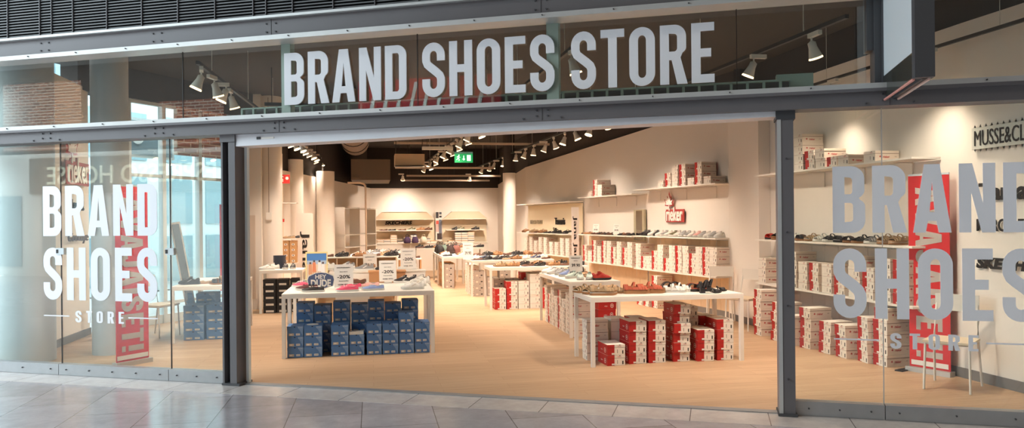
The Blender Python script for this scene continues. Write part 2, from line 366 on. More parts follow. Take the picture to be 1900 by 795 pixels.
# ---- interior brick piece above the left window, seen through the clerestory
b = MB(); b.box(0, 1.1, 0, .08, 2.75, 3.72, BRICK); struct(b.build('wall_left_brick', M=TR(-3.15, 13.25, 0, R(56))))

# ---- the hall: opposite front, ceiling, ends
HM = FM
STONEW = mat('hall_front_render', (206, 204, 196), .8, noise=.05)
b = MB(); b.box(-16, -2.5, -12.4, -12.2, 0, 3.8, STONEW); b.box(-16, -2.5, -12.4, -12.2, 3.8, 7, mat('hall_dark_upper', (74, 68, 64), .8)); b.box(-2.5, 24, -12.4, -12.2, 0, 7, mat('hall_dark_front', (92, 80, 72), .8)); struct(b.build('wall_hall', M=HM))
b = MB()
for k in range(5): b.box(-15+k*2.6, -13.2+k*2.6, -12.19, -12.17, .3, 2.5, mat('cafe_glass_front', (130, 146, 150), .2))
struct(b.build('window_2', M=HM))
b = MB(); b.box(-13.9, -10.9, 12.19, 12.21, 3.9, 6.0, BRICK); b.box(-8.1, -5.9, 12.19, 12.21, 3.9, 5.2, BRICK); struct(b.build('wall_hall_brick', M=HM @ Matrix.Scale(-1, 4, (0, 1, 0))))
b = MB(); b.box(-12.8, -5.4, -12.2, -12.1, 2.55, 3.65, mat('cafe_fascia', (120, 116, 108), .7))
ESIGN = b.build('cafe_sign', M=HM); tag(ESIGN, 'cafe fascia across the hall, mirrored in the left glass', 'sign')
b = MB(); put_text(b, 'ESPRESSO HOUSE', .55, mat('cream_sign_letters', (226, 222, 196), .6, emit=.3), Matrix.Translation((-9.1, -12.09, 3.1)) @ Matrix.Rotation(R(180), 4, 'Z'), width=6.0, bold=.01, depth=.03)
b.build('sign_lettering', ESIGN)
b = MB(); b.box(-1.6, 2.4, -12.2, -12.05, 4.4, 5.4, mat('red_hall_sign', (196, 30, 34), .6)); [b.add([(x, -12.04, 4.5), (x+.1, -12.04, 4.5), (x+.3, -12.04, 5.3), (x+.2, -12.04, 5.3)], [(0, 1, 2, 3)], PAPER) for x in [-1.3+.38*k for k in range(9)]]; hs = tag(b.build('hall_sign', M=HM), 'red sign across the hall, mirrored in the clerestory glass', 'sign')
# louvred hall ceiling; long skylight slot added to bring daylight onto the facade
b = MB(); CW = mat('hall_ceiling_brown', (66, 54, 46), .85)
b.box(-16, 24, -12.4, -11.6, 6.6, 6.8, CW); b.box(-16, 24, -2.6, -.0, 6.6, 6.8, CW); b.box(.5, 24, -11.6, -2.6, 6.6, 6.8, CW)
for k in range(60): b.box(1+k*.38, 1.06+k*.38, -4.6, -.1, 6.5, 6.6, DARK)
struct(b.build('ceiling_hall', M=HM))
b = MB(); b.box(24, 24.2, -12.4, 0, 0, 6.8, mat('hall_end_wall', (120, 104, 92), .8)); struct(b.build('wall_hall_end', M=HM))
b = MB()
for k in range(9): b.box(-16, -15.85, -12.2+k*1.5, -12.08+k*1.5, 0, 6.6, FRAMEW)
for z in (0, 2.3, 4.6, 6.5): b.box(-16, -15.85, -12.2, -.1, z, z+.12, FRAMEW)
struct(b.build('window_3', M=HM))
# hall downlights (twin spots in the ceiling)
for i, (s, d) in enumerate(((6.5, -3.2), (10.4, -3.4), (14.5, -4.2), (6.5, -10), (12, -10))):
    e = empty('downlight', HM @ TR(s, d, 6.5), 'recessed twin downlight in the hall ceiling, %s along the hall' % ORD[i], 'lamp', 'downlights of the hall')
    b = MB(); b.tube([(-.08, 0, 0), (-.08, 0, .04)], .07, LENS, 12); b.tube([(.12, 0, 0), (.12, 0, .04)], .07, LENS, 12); b.build('lens', e)
    ld = bpy.data.lights.new('downlight_lamp', 'SPOT'); ld.energy = 170; ld.spot_size = R(120); ld.spot_blend = 1; ld.color = (1, .86, .72); ld.shadow_soft_size = .1
    lo = bpy.data.objects.new('downlight_lamp', ld); COL.objects.link(lo); lo.parent = e; lo.location = (0, 0, -.02)
# light portals in the openings: added skylight, glazed hall end
def portal(name, M, sx, sz):
    ld = bpy.data.lights.new(name, 'AREA'); ld.shape = 'RECTANGLE'; ld.size = sx; ld.size_y = sz; ld.cycles.is_portal = True
    o = bpy.data.objects.new(name, ld); COL.objects.link(o); o.matrix_world = M
portal('portal', HM @ Matrix.Translation((-7.75, -7.1, 6.7)), 16.5, 9)
portal('portal', HM @ Matrix.Translation((-15.9, -6.1, 3.3)) @ Matrix.Rotation(R(-90), 4, 'Y'), 6.6, 12)

# ================================================================== FACADE
def fbox(name, s0, s1, d0, d1, z0, z1, m, extra=None):
    mb = MB(); mb.box(s0, s1, d0, d1, z0, z1, m)
    if extra: extra(mb)
    return struct(mb.build(name, M=FM))
def bolts(mb, ss, zs, d, m=STEELD, r=.008):
    for s in ss:
        for z in zs: mb.tube([(s, d, z), (s, d-.012, z)], r, m, 8)
def low_beam(mb):
    mb.box(-2, 12, -.20, -.10, 2.60, 2.625, STEEL)
    for s in (.84, 2.25, 3.62, 6.22, 9.0):
        bolts(mb, (s-.05, s+.05), (2.53, 2.58), -.16)
        bolts(mb, (s-.17, s+.17), (2.51,), -.16)
    for s in (3.62, 6.22, 9.0): mb.box(s-.003, s+.003, -.163, -.155, 2.49, 2.6, STEELD)
fbox('trim_3', -2, 12, -.16, .06, 2.49, 2.6, STEEL, low_beam)
fbox('trim_4', -2, 12, -.20, .02, 2.625, 2.665, STRIP, lambda mb: bolts(mb, [-1.5+.62*k for k in range(22)], (2.645,), -.2, STEELD, .006))
def up_beam(mb):
    mb.box(-2, 12, -.22, -.1, 3.585, 3.61, STRIP)
    for s in (.84, 2.25, 3.55, 6.22, 9.0):
        bolts(mb, (s-.05, s+.05), (3.46, 3.54), -.17)
    for s in (3.55, 6.22): mb.box(s-.003, s+.003, -.173, -.16, 3.42, 3.585, STEELD)
fbox('trim_5', -2, 12, -.17, .06, 3.42, 3.585, STEEL, up_beam)
fbox('trim_6', -2, 12, -.21, .02, 3.375, 3.42, STRIP, lambda mb: bolts(mb, [-1.2+.62*k for k in range(22)], (3.40,), -.21, STEELD, .006))
# louvres above
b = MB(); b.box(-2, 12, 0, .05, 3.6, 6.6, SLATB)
for k in range(46):
    z = 3.62+k*.03
    b.add([(-2, -.10, z), (12, -.10, z), (12, -.06, z+.012), (-2, -.06, z+.012), (-2, -.10, z+.012), (12, -.10, z+.012), (12, -.06, z+.024), (-2, -.06, z+.024)],
          [(0, 1, 2, 3), (7, 6, 5, 4), (0, 4, 5, 1), (1, 5, 6, 2), (2, 6, 7, 3), (3, 7, 4, 0)], SLAT)
for s in [.27+.434*k for k in range(-4, 26)]+[.86, 3.45]: b.box(s, s+.008, -.115, -.10, 3.6, 5.0, STEEL)
struct(b.build('wall_louvre', M=FM))
# columns
def colm(mb, s0, s1):
    mb.box(s0, s0+.02, -.1, .1, 0, 2.49, STEEL); mb.box(s0+.02, s1-.02, -.03, .03, 0, 2.49, STEELD); mb.box(s1-.075, s1, -.1, .1, 0, 2.49, STEEL)
b = MB(); colm(b, 2.925, 3.085); b.box(2.92, 3.09, -.11, .11, 2.42, 2.49, STEEL); b.box(2.92, 3.12, -.11, .11, 0, .02, STEELD); struct(b.build('trim_7', M=FM))
b = MB(); b.box(8.17, 8.295, -.1, .1, 0, 2.42, STEEL); b.box(8.17, 8.20, -.104, -.09, 0, 2.42, STRIP); b.box(8.16, 8.31, -.11, .11, 2.42, 2.49, STEELD); b.box(8.16, 8.31, -.12, .11, 0, .02, STEELD)
bolts(b, (8.24,), (.3, .9, 1.5, 2.1), -.1); struct(b.build('trim_8', M=FM))
b = MB(); b.box(3.11, 3.14, .02, .06, 0, 2.40, mat('pale_blue_door_guide', (228, 240, 242), .5)); struct(b.build('trim_9', M=FM))
b = MB(); b.box(2.99, 3.03, -.06, -.03, .70, .80, STRIP); b.box(3.0, 3.02, -.064, -.06, .72, .78, BLACK); tag(b.build('key_switch', M=FM), 'small steel key switch on the left door column', 'switch')
# white header above the opening (bottom edge sags to the left)
b = MB(); b.add([(3.09, -.09, 2.375), (8.17, -.09, 2.447), (8.17, .14, 2.447), (3.09, .14, 2.375), (3.09, -.09, 2.49), (8.17, -.09, 2.49), (8.17, .14, 2.49), (3.09, .14, 2.49)],
      [(3, 2, 1, 0), (4, 5, 6, 7), (0, 1, 5, 4), (1, 2, 6, 5), (2, 3, 7, 6), (3, 0, 4, 7)], mat('pale_grey_header', (226, 228, 232), .5))
struct(b.build('trim_10', M=FM))
b = MB(); b.box(3.33, 3.37, -.098, -.09, 2.435, 2.46, BLACK); b.box(3.38, 3.52, -.096, -.09, 2.437, 2.455, PAPER); tag(b.build('maker_plate', M=FM), 'small maker label on the pale header, left end', 'label')
# plinths
def pl(mb, s0, s1):
    k = int((s1-s0)/.45)+1
    bolts(mb, [s0+.1+(s1-s0-.2)*i/max(k, 1) for i in range(k+1)], (.06,), -.05, STEELD, .007)
for i, (a, c) in enumerate(((-2, .852), (.858, 2.243), (2.249, 2.92), (8.30, 8.967), (8.973, 12))):
    fbox('trim_%d' % (11+i), a, c, -.05, .04, 0, .115, GALV, lambda mb, a=a, c=c: pl(mb, a, c))
# glass: lower panes, clerestory panes
n = 4
for a, c, z0, z1 in ((-2, .852, .115, 2.49), (.858, 2.243, .115, 2.49), (2.249, 2.925, .115, 2.49), (8.295, 8.967, .115, 2.49), (8.973, 12, .115, 2.49),
                     (-2, 2.41, 2.66, 3.40), (2.415, 3.55, 2.66, 3.40), (3.65, 4.99, 2.66, 3.40), (4.995, 6.23, 2.66, 3.40), (6.34, 7.86, 2.66, 3.40), (7.865, 8.86, 2.66, 3.40), (8.98, 12, 2.66, 3.40)):
    b = MB(); b.box(a, c, -.005, .005, z0, z1, GLASS); struct(b.build('window_%d' % n, M=FM)); n += 1
b = MB()
for s in (.855, 2.246, 2.4125, 8.97, 4.9925, 7.8625):
    z0, z1 = ((.115, 2.49) if s in (.855, 2.246, 8.97) else (2.66, 3.4)); b.box(s-.003, s+.003, -.007, .007, z0, z1, BLACK if s < 8 else STRIP)
struct(b.build('trim_16', M=FM))
b = MB(); b.box(3.55, 3.65, .0, .08, 2.66, 3.40, GREEN); b.box(6.23, 6.34, .0, .08, 2.66, 3.40, GREEN); b.box(8.20, 8.50, .3, .4, 2.66, 2.86, GREEN); struct(b.build('trim_17', M=FM))
b = MB(); b.box(8.86, 8.91, -.05, .1, 2.95, 3.42, STEELD); b.box(8.91, 8.985, -.08, .1, 2.66, 3.42, STEELD); struct(b.build('trim_18', M=FM))
# perforated green girder behind the clerestory
b = MB(); b.box(2.95, 8.3, .2, .24, 2.70, 2.715, GREEN); b.box(2.95, 8.3, .2, .24, 2.785, 2.80, GREEN); b.box(2.95, 8.3, .28, .29, 2.66, 2.8, STEELD)
s = 2.95
while s < 8.28: b.box(s, s+.022, .2, .24, 2.70, 2.80, GREEN); s += .135
struct(b.build('trim_19', M=FM))
# glass clips
for i, s in enumerate((.855, 2.246)):
    b = MB(); b.box(s-.05, s+.05, -.02, .02, 1.29, 1.36, FRAMEW); b.box(s-.05, s-.02, -.022, -.019, 1.305, 1.345, BLACK)
    tag(b.build('glass_clamp', M=FM), 'small metal clamp on the %s glass joint left of the opening' % ('outer', 'inner')[i], 'fitting')

# ---- lettering
T = empty('store_sign', FM @ Matrix.Translation((0, -.03, 0)), 'large white letters BRAND SHOES STORE above the shop entrance', 'sign')
for word, s0, s1 in (('BRAND', 3.604, 4.893), ('SHOES', 5.052, 6.309), ('STORE', 6.459, 7.682)):
    for ch, vs, fs in word_geo(word, .508, s1-s0, t=.152, gap=.085, depth=.012, wl=.44):
        b = MB(); b.add([(x+s0, -z, y+2.767) for x, y, z in vs], [f[::-1] for f in fs], VINYL); b.build('sign_letter', T)
def side_letters(x0, label):
    T = empty('window_lettering', FM @ Matrix.Translation((0, -.009, 0)), label, 'sign')
    for word, H, z, a, c, t, g, wl in (('BRAND', .54, 1.49, x0, x0+1.468, .17, .10, .46), ('SHOES', .565, .80, x0, x0+1.462, .165, .12, .46), ('STORE', .125, .563, x0+.42, x0+1.045, .16, .30, .40)):
        b = MB()
        for ch, vs, fs in word_geo(word, H, c-a, t=t, gap=g, depth=.004, wl=wl):
            b.add([(x+a, -zz, y+z) for x, y, zz in vs], [f[::-1] for f in fs], VINYL)
        if word == 'STORE':
            b.box(x0, x0+.34, -.002, .002, .622, .634, VINYL); b.box(x0+1.10, x0+1.465, -.002, .002, .622, .634, VINYL)
        b.build('word', T)
side_letters(.624, 'white BRAND SHOES STORE letters on the glass left of the entrance')
side_letters(8.60, 'pale BRAND SHOES STORE letters on the glass right of the entrance')

# ---- projecting blade sign
BS = empty('blade_sign', FM @ Matrix.Translation((8.99, -.05, 2.54)), 'steel framed blade sign projecting into the hall beside the top right', 'sign')
b = MB(); b.box(-.03, .09, -1.05, -.97, 0, 1.9, STEELD); b.box(-.03, .09, -.06, 0, 0, 1.9, STEELD); b.box(.03, .08, -1.0, 0, 0, .03, STEELD); b.build('frame', BS)
b = MB(); b.box(-.02, .0, -.97, -.06, .19, 1.9, mat('white_sign_face', (206, 214, 218), .5)); b.build('face', BS)
b = MB(); b.box(-.018, .005, -.97, -.06, .02, .19, mat('dark_sign_glass', (58, 60, 56), .1)); b.build('lower_panel', BS)
b = MB(); b.box(-.035, -.02, -1.0, .0, -.012, .0, mat('red_sign_edge', (214, 150, 140), .5)); b.box(.06, .075, -1.0, .0, -.012, .0, mat('pink_sign_edge', (220, 190, 180), .5)); b.build('edge_strip', BS)

# ================================================================== CEILING GEAR
def track(name, p0, p1, z, label):
    p0 = Vector(p0); p1 = Vector(p1); Lr = (p1-p0).length; M = TR(p0.x, p0.y, z, math.atan2(p1.y-p0.y, p1.x-p0.x))
    e = empty('lighting_track', M, label, 'lighting track')
    MB().box(0, Lr, -.018, .018, 0, .035, TRACKM).build('rail', e)
    k = int(Lr/2.2)
    for i in range(k+1): MB().tube([((i+.3)*Lr/(k+1), 0, .03), ((i+.3)*Lr/(k+1), 0, 4.0-z)], .004, LAMPW, 6).build('suspension_rod', e)
    return p0, p1, Lr
def lamp_proto():
    e = bpy.data.objects.new('track_light', None)
    COL.objects.link(e)
    MB().box(-.085, .085, -.02, .02, -.045, -.005, LAMPW).build('adapter', e)
    MB().tube([(.05, 0, -.04), (.05, 0, -.09)], .009, LAMPW, 8).build('arm', e)
    hd = MB().tube([(0, 0, .02), (0, 0, 0), (0, 0, -.045), (0, 0, -.135)], [.001, .036, .038, .060], LAMPW, 20, cap=False).tube([(0, 0, -.135), (0, 0, -.152)], [.060, .064], LENSG, 20, cap=False).build('lamp_head', e, Matrix.Translation((.05, 0, -.1)))
    MB().tube([(0, 0, -.150), (0, 0, -.148)], .060, LENS, 20).build('lens', hd)
    return e
LP = lamp_proto(); lamp_used = [False]
def lamp(x, y, z, rz, tx, ty, label, lit=True, power=1.0, size=115, tiltx=None):
    """head aims at floor/wall point offset tx, ty (tilt in degrees)"""
    if not lamp_used[0]: o = LP; lamp_used[0] = True
    else: o = link_copy(LP)
    o.matrix_world = TR(x, y, z, rz); tag(o, label, 'lamp', 'track spotlights')
    hd = [c for c in o.children if c.name.startswith('lamp_head')][0]
    hd.matrix_local = Matrix.Translation((.05, 0, -.09)) @ Matrix.Rotation(-rz, 4, 'Z') @ Matrix.Rotation(R(ty), 4, 'X') @ Matrix.Rotation(R(-tx), 4, 'Y')
    if lit:
        ld = bpy.data.lights.new('spot_lamp', 'SPOT'); ld.energy = LAMP_W*power; ld.color = WARM; ld.spot_size = R(size); ld.spot_blend = 1; ld.shadow_soft_size = .06
        lo = bpy.data.objects.new('spot_lamp', ld); COL.objects.link(lo); lo.parent = hd; lo.location = (0, 0, -.165)
TRK = {'left': ((-1.78, 8.35), (-1.12, 24.3), 3.28), 'middle': ((1.95, 6.75), (1.45, 24.3), 3.28), 'right': ((3.96, 5.75), (3.3, 24.3), 3.30)}
LY = {'left': [8.5, 8.95, 9.4, 9.85, 12.2, 13.6, 14.3, 14.9, 15.4, 15.9, 16.5, 17.1, 17.7, 18.3, 19.0, 20.0, 21.0, 22.2],
      'middle': [7.1, 9.3, 11.4, 12.3, 12.9, 13.5, 14.1, 14.7, 15.3, 16.0, 16.6, 17.2, 17.9, 18.6, 19.4, 20.2, 21.2, 22.3],
      'right': [6.2, 7.15, 9.0, 10.6, 11.6, 12.5, 13.3, 14.1, 14.9, 15.7, 16.5, 17.3, 18.1, 19.0, 19.9, 20.8, 21.8, 22.9]}
for nm, (p0, p1, z) in TRK.items():
    track('t', p0, p1, z, 'long black suspended lighting track, %s of the three over the shop' % nm)
    for i, y in enumerate(LY[nm]):
        f = (y-p0[1])/(p1[1]-p0[1]); x = p0[0]+(p1[0]-p0[0])*f
        tx = {'left': 14, 'middle': -24 if i % 2 else 20, 'right': (22 if y < 15 else -4) if i % 2 == 0 else -18}[nm]; ty = random.choice((14, 8, 18) if y < 12 else (-6, 4, 10))
        pw = 1.0 if y < 13 else .85
        if nm == 'left' and y > 14: tx = 22; pw = .6
        if nm == 'middle' and 13 < y < 18: pw = .95
        if y > 21.5: ty = 30
        if nm == 'left' and y == 12.2: tx = -38; ty = -8; pw = 1.3
        if y > 19: pw = 1.3
        if nm == 'left' and y < 10: tx = (-24, 14)[i % 2]; ty = (0, 16)[i % 2]; pw = (.4, .9)[i % 2]
        lamp(x, y, z, R(90)+random.choice((-.3, .2, 0, R(90), R(-90))), tx, ty, 'white conical spotlight on the %s track, %s from the entrance' % (nm, ORD[i]), True, pw)
# two lamps close to the right wall line seen through the clerestory
e = empty('lighting_track', TR(5.5, 5.4, 3.28, R(90)), 'short black track beside the right wall, seen through the clerestory', 'lighting track')
MB().box(0, 3.6, -.015, .015, 0, .03, TRACKM).build('rail', e)
for k in range(3): MB().tube([(.4+1.3*k, 0, .03), (.4+1.3*k, 0, .72)], .003, LAMPW, 6).build('suspension_wire', e)
for i, y in enumerate((6.6, 8.2)):
    lamp(5.5-.05, y, 3.28, R(90), 2, 8, 'white spotlight on the short track by the right wall, %s one' % ('nearer', 'farther')[i], True, .18)
# back-wall wall-washers
for i, x in enumerate((.9, 3.0)):
    lamp(x, 23.7, 3.1, 0, 0, 42, 'white spotlight washing the back wall above the %s niche' % ('left', 'right')[i], True, .75, 84)

# ducts, conduits, projector box, exit sign
DUCT = mat('brown_duct', (92, 76, 62), .6); PIPE = mat('pale_conduit', (176, 160, 142), .5)
b = MB(); b.tube([(-.4, 13.4, 3.62), (-.4, 19.4, 3.62)], .34, DUCT, 24)
for y in (14, 15.5, 17, 18.5): b.tube([(-.4, y, 3.62), (-.4, y+.06, 3.62)], .355, DARK, 24)
tag(b.build('ventilation_duct'), 'thick round brown air duct hanging under the dark ceiling', 'duct')
b = MB(); b.box(-.55, .5, 20.8, 22.9, 2.74, 3.3, DUCT); tag(b.build('duct_casing'), 'square brown duct casing under the ceiling near back left', 'duct')
for i, (x0, x1, y, z) in enumerate(((.1, 3.3, 14.6, 3.36), (.5, 4.1, 17.2, 3.36), (.6, 3.2, 19.8, 2.98), (1.0, 3.8, 22.3, 2.92), (1.0, 3.7, 23.8, 2.86), (-1.6, 4.6, 12.0, 3.40))):
    b = MB(); b.box(x0, x1, y, y+.05, z, z+.05, PIPE if i < 5 else TRACKM)
    for k in range(5): b.box(x0+.1+(x1-x0-.2)*k/4, x0+.11+(x1-x0-.2)*k/4, y+.02, y+.03, z+.05, 3.99, TRACKM)
    tag(b.build('cable_tray'), 'thin cable rail across the dark ceiling, %s from the entrance' % ORD[(i+1) % 6], 'rail', 'cable rails of the ceiling')
e = empty('air_unit', TR(.79, 16, 2.73), 'beige boxed air unit hanging from the ceiling near the middle', 'air unit')
MB().box(-.31, .31, 0, .5, .06, .30, mat('beige_housing', (190, 164, 132), .6)).build('housing', e)
MB().add([(-.31, -.1, .02), (.31, -.1, .02), (.31, .1, .06), (-.31, .1, .06), (-.31, -.1, 0), (.31, -.1, 0), (.31, .1, .04), (-.31, .1, .04)], [(0, 1, 2, 3), (7, 6, 5, 4), (0, 4, 5, 1), (1, 5, 6, 2), (2, 6, 7, 3), (3, 7, 4, 0)], WHITE).build('flap', e)
for s in (-.28, .28): MB().tube([(s, .25, .3), (s, .25, 1.26)], .008, TRACKM, 6).build('hanger', e)
b = MB(); b.box(0, .62, 0, .1, 0, .06, LAMPW); b.tube([(.1, .05, .06), (.1, .05, .94)], .004, TRACKM, 6); b.tube([(.5, .05, .06), (.5, .05, .94)], .004, TRACKM, 6)
tag(b.build('linear_lamp', M=TR(1.0, 15.2, 3.05)), 'short pale linear lamp hanging right of the beige unit', 'lamp')
e = empty('exit_sign', TR(1.69, 14.0, 2.70), 'green emergency exit sign hanging above the middle aisle', 'sign')
EX = mat('exit_sign_green', (20, 150, 84), .4, emit=.8); EW = mat('exit_sign_white', (235, 255, 240), .4, emit=1.2)
b = MB(); b.box(-.17, .17, 0, .03, 0, .2, EX); b.box(-.17, .17, -.002, .03, .165, .2, mat('exit_sign_rail', (120, 190, 190), .4)); b.build('panel', e)
b = MB()
b.box(.06, .13, -.004, 0, .03, .14, EW)                                     # doorway
b.box(-.008, .008, -.004, 0, .06, .13, EW); b.add([(-.03, -.004, .07), (.03, -.004, .07), (0, -.004, .035)], [(0, 1, 2)], EW)   # arrow down
b.tube([(-.09, -.003, .135), (-.09, -.005, .135)], .012, EW, 10)             # running person: head, body, limbs
for p in (((-.095, .12), (-.105, .08)), ((-.105, .08), (-.085, .06)), ((-.085, .06), (-.092, .03)), ((-.105, .08), (-.135, .05)), ((-.1, .11), (-.07, .095)), ((-.1, .115), (-.13, .10))):
    (x0, z0), (x1, z1) = p; d = Vector((x1-x0, z1-z0)).normalized()*.006; b.quad((x0-d.y, -.004, z0+d.x), (x0+d.y, -.004, z0-d.x), (x1+d.y, -.004, z1-d.x), (x1-d.y, -.004, z1+d.x), EW)
b.build('pictogram', e)
MB().tube([(0, .015, .2), (0, .015, 1.29)], .006, TRACKM, 6).build('hanger', e)
b = MB(); b.tube([(-.62, 20, 2.62), (-.3, 20, 2.62), (-.22, 20, 2.60), (-.17, 20, 2.55), (-.16, 20, 2.45), (-.16, 20, .02)], .028, mat('beige_pipe', (200, 176, 150), .5), 10)
tag(b.build('standing_pipe'), 'beige bent pipe standing in front of the back left wall', 'pipe')


# ================================================================== CONTENTS
# ---- tables: thick white frame, four square legs
def table(x0, x1, y0, y1, label, z=.765, group=None, apron=.055, name='display_table', leg=.042):
    e = empty(name, TR(x0, y0), label, 'table', group); w = x1-x0; d = y1-y0
    MB().box(0, w, 0, d, z-.022, z, SHELFM).build('tabletop', e)
    b = MB(); b.box(0, w, 0, .04, z-apron, z-.022, WHITE); b.box(0, w, d-.04, d, z-apron, z-.022, WHITE); b.box(0, .04, .04, d-.04, z-apron, z-.022, WHITE); b.box(w-.04, w, .04, d-.04, z-apron, z-.022, WHITE); b.build('apron', e)
    for lx, ly in ((0, 0), (w-leg, 0), (0, d-leg), (w-leg, d-leg)): MB().box(lx, lx+leg, ly, ly+leg, 0, z-apron, WHITE).build('leg', e)
    return e
TZ = .765

# ---- shoe boxes: width along x, end face on -y, length along +y
BOXKINDS = {}
def emblem(mb, M, r=.03, m=CARTON, inner=None):
    n = 20; vs = []
    for k in range(n):
        a = 2*math.pi*k/n; vs += [(r*math.cos(a), 0, r*math.sin(a)), (r*.78*math.cos(a), 0, r*.78*math.sin(a))]
    mb.add(vs, [(2*k, 2*((k+1) % n), 2*((k+1) % n)+1, 2*k+1) for k in range(n)], m, False, M)
    leaf(mb, M, r*.55, m)
def leaf(mb, M, r, m):
    pts = [(0, 1), (.22, .45), (.38, .6), (.34, .1), (.85, .3), (.62, -.05), (.75, -.3), (.2, -.35), (.06, -.3), (.08, -.8), (-.08, -.8), (-.06, -.3), (-.2, -.35), (-.75, -.3), (-.62, -.05), (-.85, .3), (-.34, .1), (-.38, .6), (-.22, .45)]
    c = [(0, 0, 0)]+[(x*r, 0, z*r) for x, z in pts]; n = len(pts)
    mb.add(c, [(0, 1+k, 1+(k+1) % n) for k in range(n)], m, False, M)
REDLOGO = mat('red_logo_ink', (176, 34, 34), .7)
def side(W_):   # frame of the +x face: text runs along +y
    return Matrix.Translation((W_+.0012, 0, 0)) @ Matrix.Rotation(R(90), 4, 'Z')
def redbox(kind, W_=.19, L_=.31, H_=.115):
    lid = .03; body = MB(); top = MB(); s = .4*W_
    hb = H_-lid
    def shell(mb, z0, z1, o):
        x0, x1, y0, y1 = -o, W_+o, -o, L_+o
        left = RED if kind != 'plain' else CARTON
        mb.add([(x0, y0, z0), (s, y0, z0), (s, y0, z1), (x0, y0, z1)], [(0, 1, 2, 3)], RED if kind != 'plain' else CARTON)
        mb.add([(s, y0, z0), (x1, y0, z0), (x1, y0, z1), (s, y0, z1)], [(0, 1, 2, 3)], CARTON)
        mb.add([(x0, y1, z0), (x0, y0, z0), (x0, y0, z1), (x0, y1, z1)], [(0, 1, 2, 3)], left)
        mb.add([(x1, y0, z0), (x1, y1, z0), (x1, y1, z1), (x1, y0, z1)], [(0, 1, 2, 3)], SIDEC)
        mb.add([(x1, y1, z0), (x0, y1, z0), (x0, y1, z1), (x1, y1, z1)], [(0, 1, 2, 3)], RED if kind != 'plain' else CARTON)
        mb.add([(x0, y0, z1), (x1, y0, z1), (x1, y1, z1), (x0, y1, z1)], [(0, 1, 2, 3)], CARTON)
        mb.add([(x0, y1, z0), (x1, y1, z0), (x1, y0, z0), (x0, y0, z0)], [(0, 1, 2, 3)], CARTON)
    shell(body, 0, hb, 0); shell(top, hb-.002, H_, .0015)
    E_ = lambda x, z, o=.0012: Matrix.Translation((x, -o, z))
    if kind != 'plain':
        body.box(s-.03, s+.012, -.0015, 0, .006, .024, LABEL)                                 # barcode flap over the red edge
        emblem(body, Matrix.Translation((-.0012, .075, .048)) @ Matrix.Rotation(R(-90), 4, 'Z'), .028)
        put_text(body, 'rieker', .016, LABEL, Matrix.Translation((-.0012, .18, .045)) @ Matrix.Rotation(R(-90), 4, 'Z'), depth=.0005)
    body.box(s+.03, s+.034, -.0014, 0, .02, .06, INK); body.box(W_-.03, W_-.018, -.0014, 0, .012, .05, INK)
    put_text(top, 'rieker', .012, REDLOGO, E_((s+W_)/2-.005, H_-.017, .0022), depth=.0005)
    top.add([(s+.045, -.0022, H_-.002), (s+.057, -.0022, H_-.011), (s+.069, -.0022, H_-.002)], [(0, 1, 2)], INK)
    S_ = side(W_)
    leaf(body, S_ @ Matrix.Translation((.065, 0, .05)), .017, REDLOGO)
    put_text(body, 'rieker', .026, REDLOGO, S_ @ Matrix.Translation((.145, 0, .048)), bold=.02, depth=.0005)
    put_text(body, '<>', .012, SEAM, S_ @ Matrix.Translation((.265, 0, .05)), depth=.0005)
    top.box(W_, W_+.0022, 0, L_, hb-.003, hb+.001, SEAM); body.box(-.001, W_+.001, -.001, 0, hb-.004, hb-.0015, SEAM)
    return body.mesh('shoe_box'), top.mesh('lid')
def bluebox(kind='blue', W_=.195, L_=.31, H_=.118):
    C1, C2 = {'blue': (BLUE, BLUEL), 'black': (BLKC, BLKC), 'grey': (GREYC, GREYC), 'kraft': (KRAFT, KRAFT)}[kind]
    lid = .036; hb = H_-lid; body = MB(); top = MB()
    body.box(0, W_, 0, L_, 0, hb, C1); top.box(-.002, W_+.002, -.002, L_+.002, hb, H_, C1)
    if kind == 'blue':
        body.add([(W_, -.001, 0), (W_, -.001, hb), (W_-.045, -.001, hb)], [(0, 1, 2)], C2)
        top.add([(W_+.002, -.003, hb), (W_+.002, -.003, H_), (W_-.07, -.003, H_), (W_-.05, -.003, hb)], [(0, 1, 2, 3)], C2)
        emblem(top, Matrix.Translation((W_*.5, L_*.5, H_+.001)) @ Matrix.Rotation(R(-90), 4, 'X'), .05, BLUEL)
        put_text(top, 'HEY DUDE', .008, LABEL, Matrix.Translation((W_-.035, -.0035, H_-.014)), depth=.0005)
        body.box(.02, .082, -.002, 0, .012, .04, LABELB); body.box(.03, .06, -.003, -.002, .018, .034, INK if False else LABEL)
        body.box(.108, .155, -.002, 0, .016, .038, LABEL); body.box(.112, .150, -.0025, -.002, .026, .029, INK)
    elif kind == 'black':
        body.box(.04, W_-.03, -.002, 0, .014, .05, LABEL)
    elif kind == 'grey':
        body.box(W_*.55, W_*.72, -.002, 0, .03, .05, INK); body.box(.02, .06, -.002, 0, .02, .05, SIDEC)
    else:
        body.box(W_*.3, W_*.75, -.002, 0, .02, .06, LABEL); body.box(W_*.45, W_*.6, -.003, -.002, .03, .05, INK)
    n = 10; top.add([(W_*.47, -.0032, H_)]+[(W_*.47+.011*math.cos(math.pi+math.pi*k/n), -.0032, H_+.0-.011*abs(math.sin(math.pi*k/n))) for k in range(n+1)], [tuple(range(0, n+2))], BLACK)
    return body.mesh('shoe_box'), top.mesh('lid')
for k in ('red', 'plain'): BOXKINDS[k] = (redbox(k), (.19, .31, .115))
for k in ('blue', 'black', 'grey', 'kraft'): BOXKINDS[k] = (bluebox(k), (.195, .31, .118))
BDESC = {'red': 'red and white shoebox', 'plain': 'white shoebox', 'blue': 'blue shoebox', 'black': 'black shoebox', 'grey': 'grey shoebox', 'kraft': 'brown kraft shoebox'}
NBOX = [0]
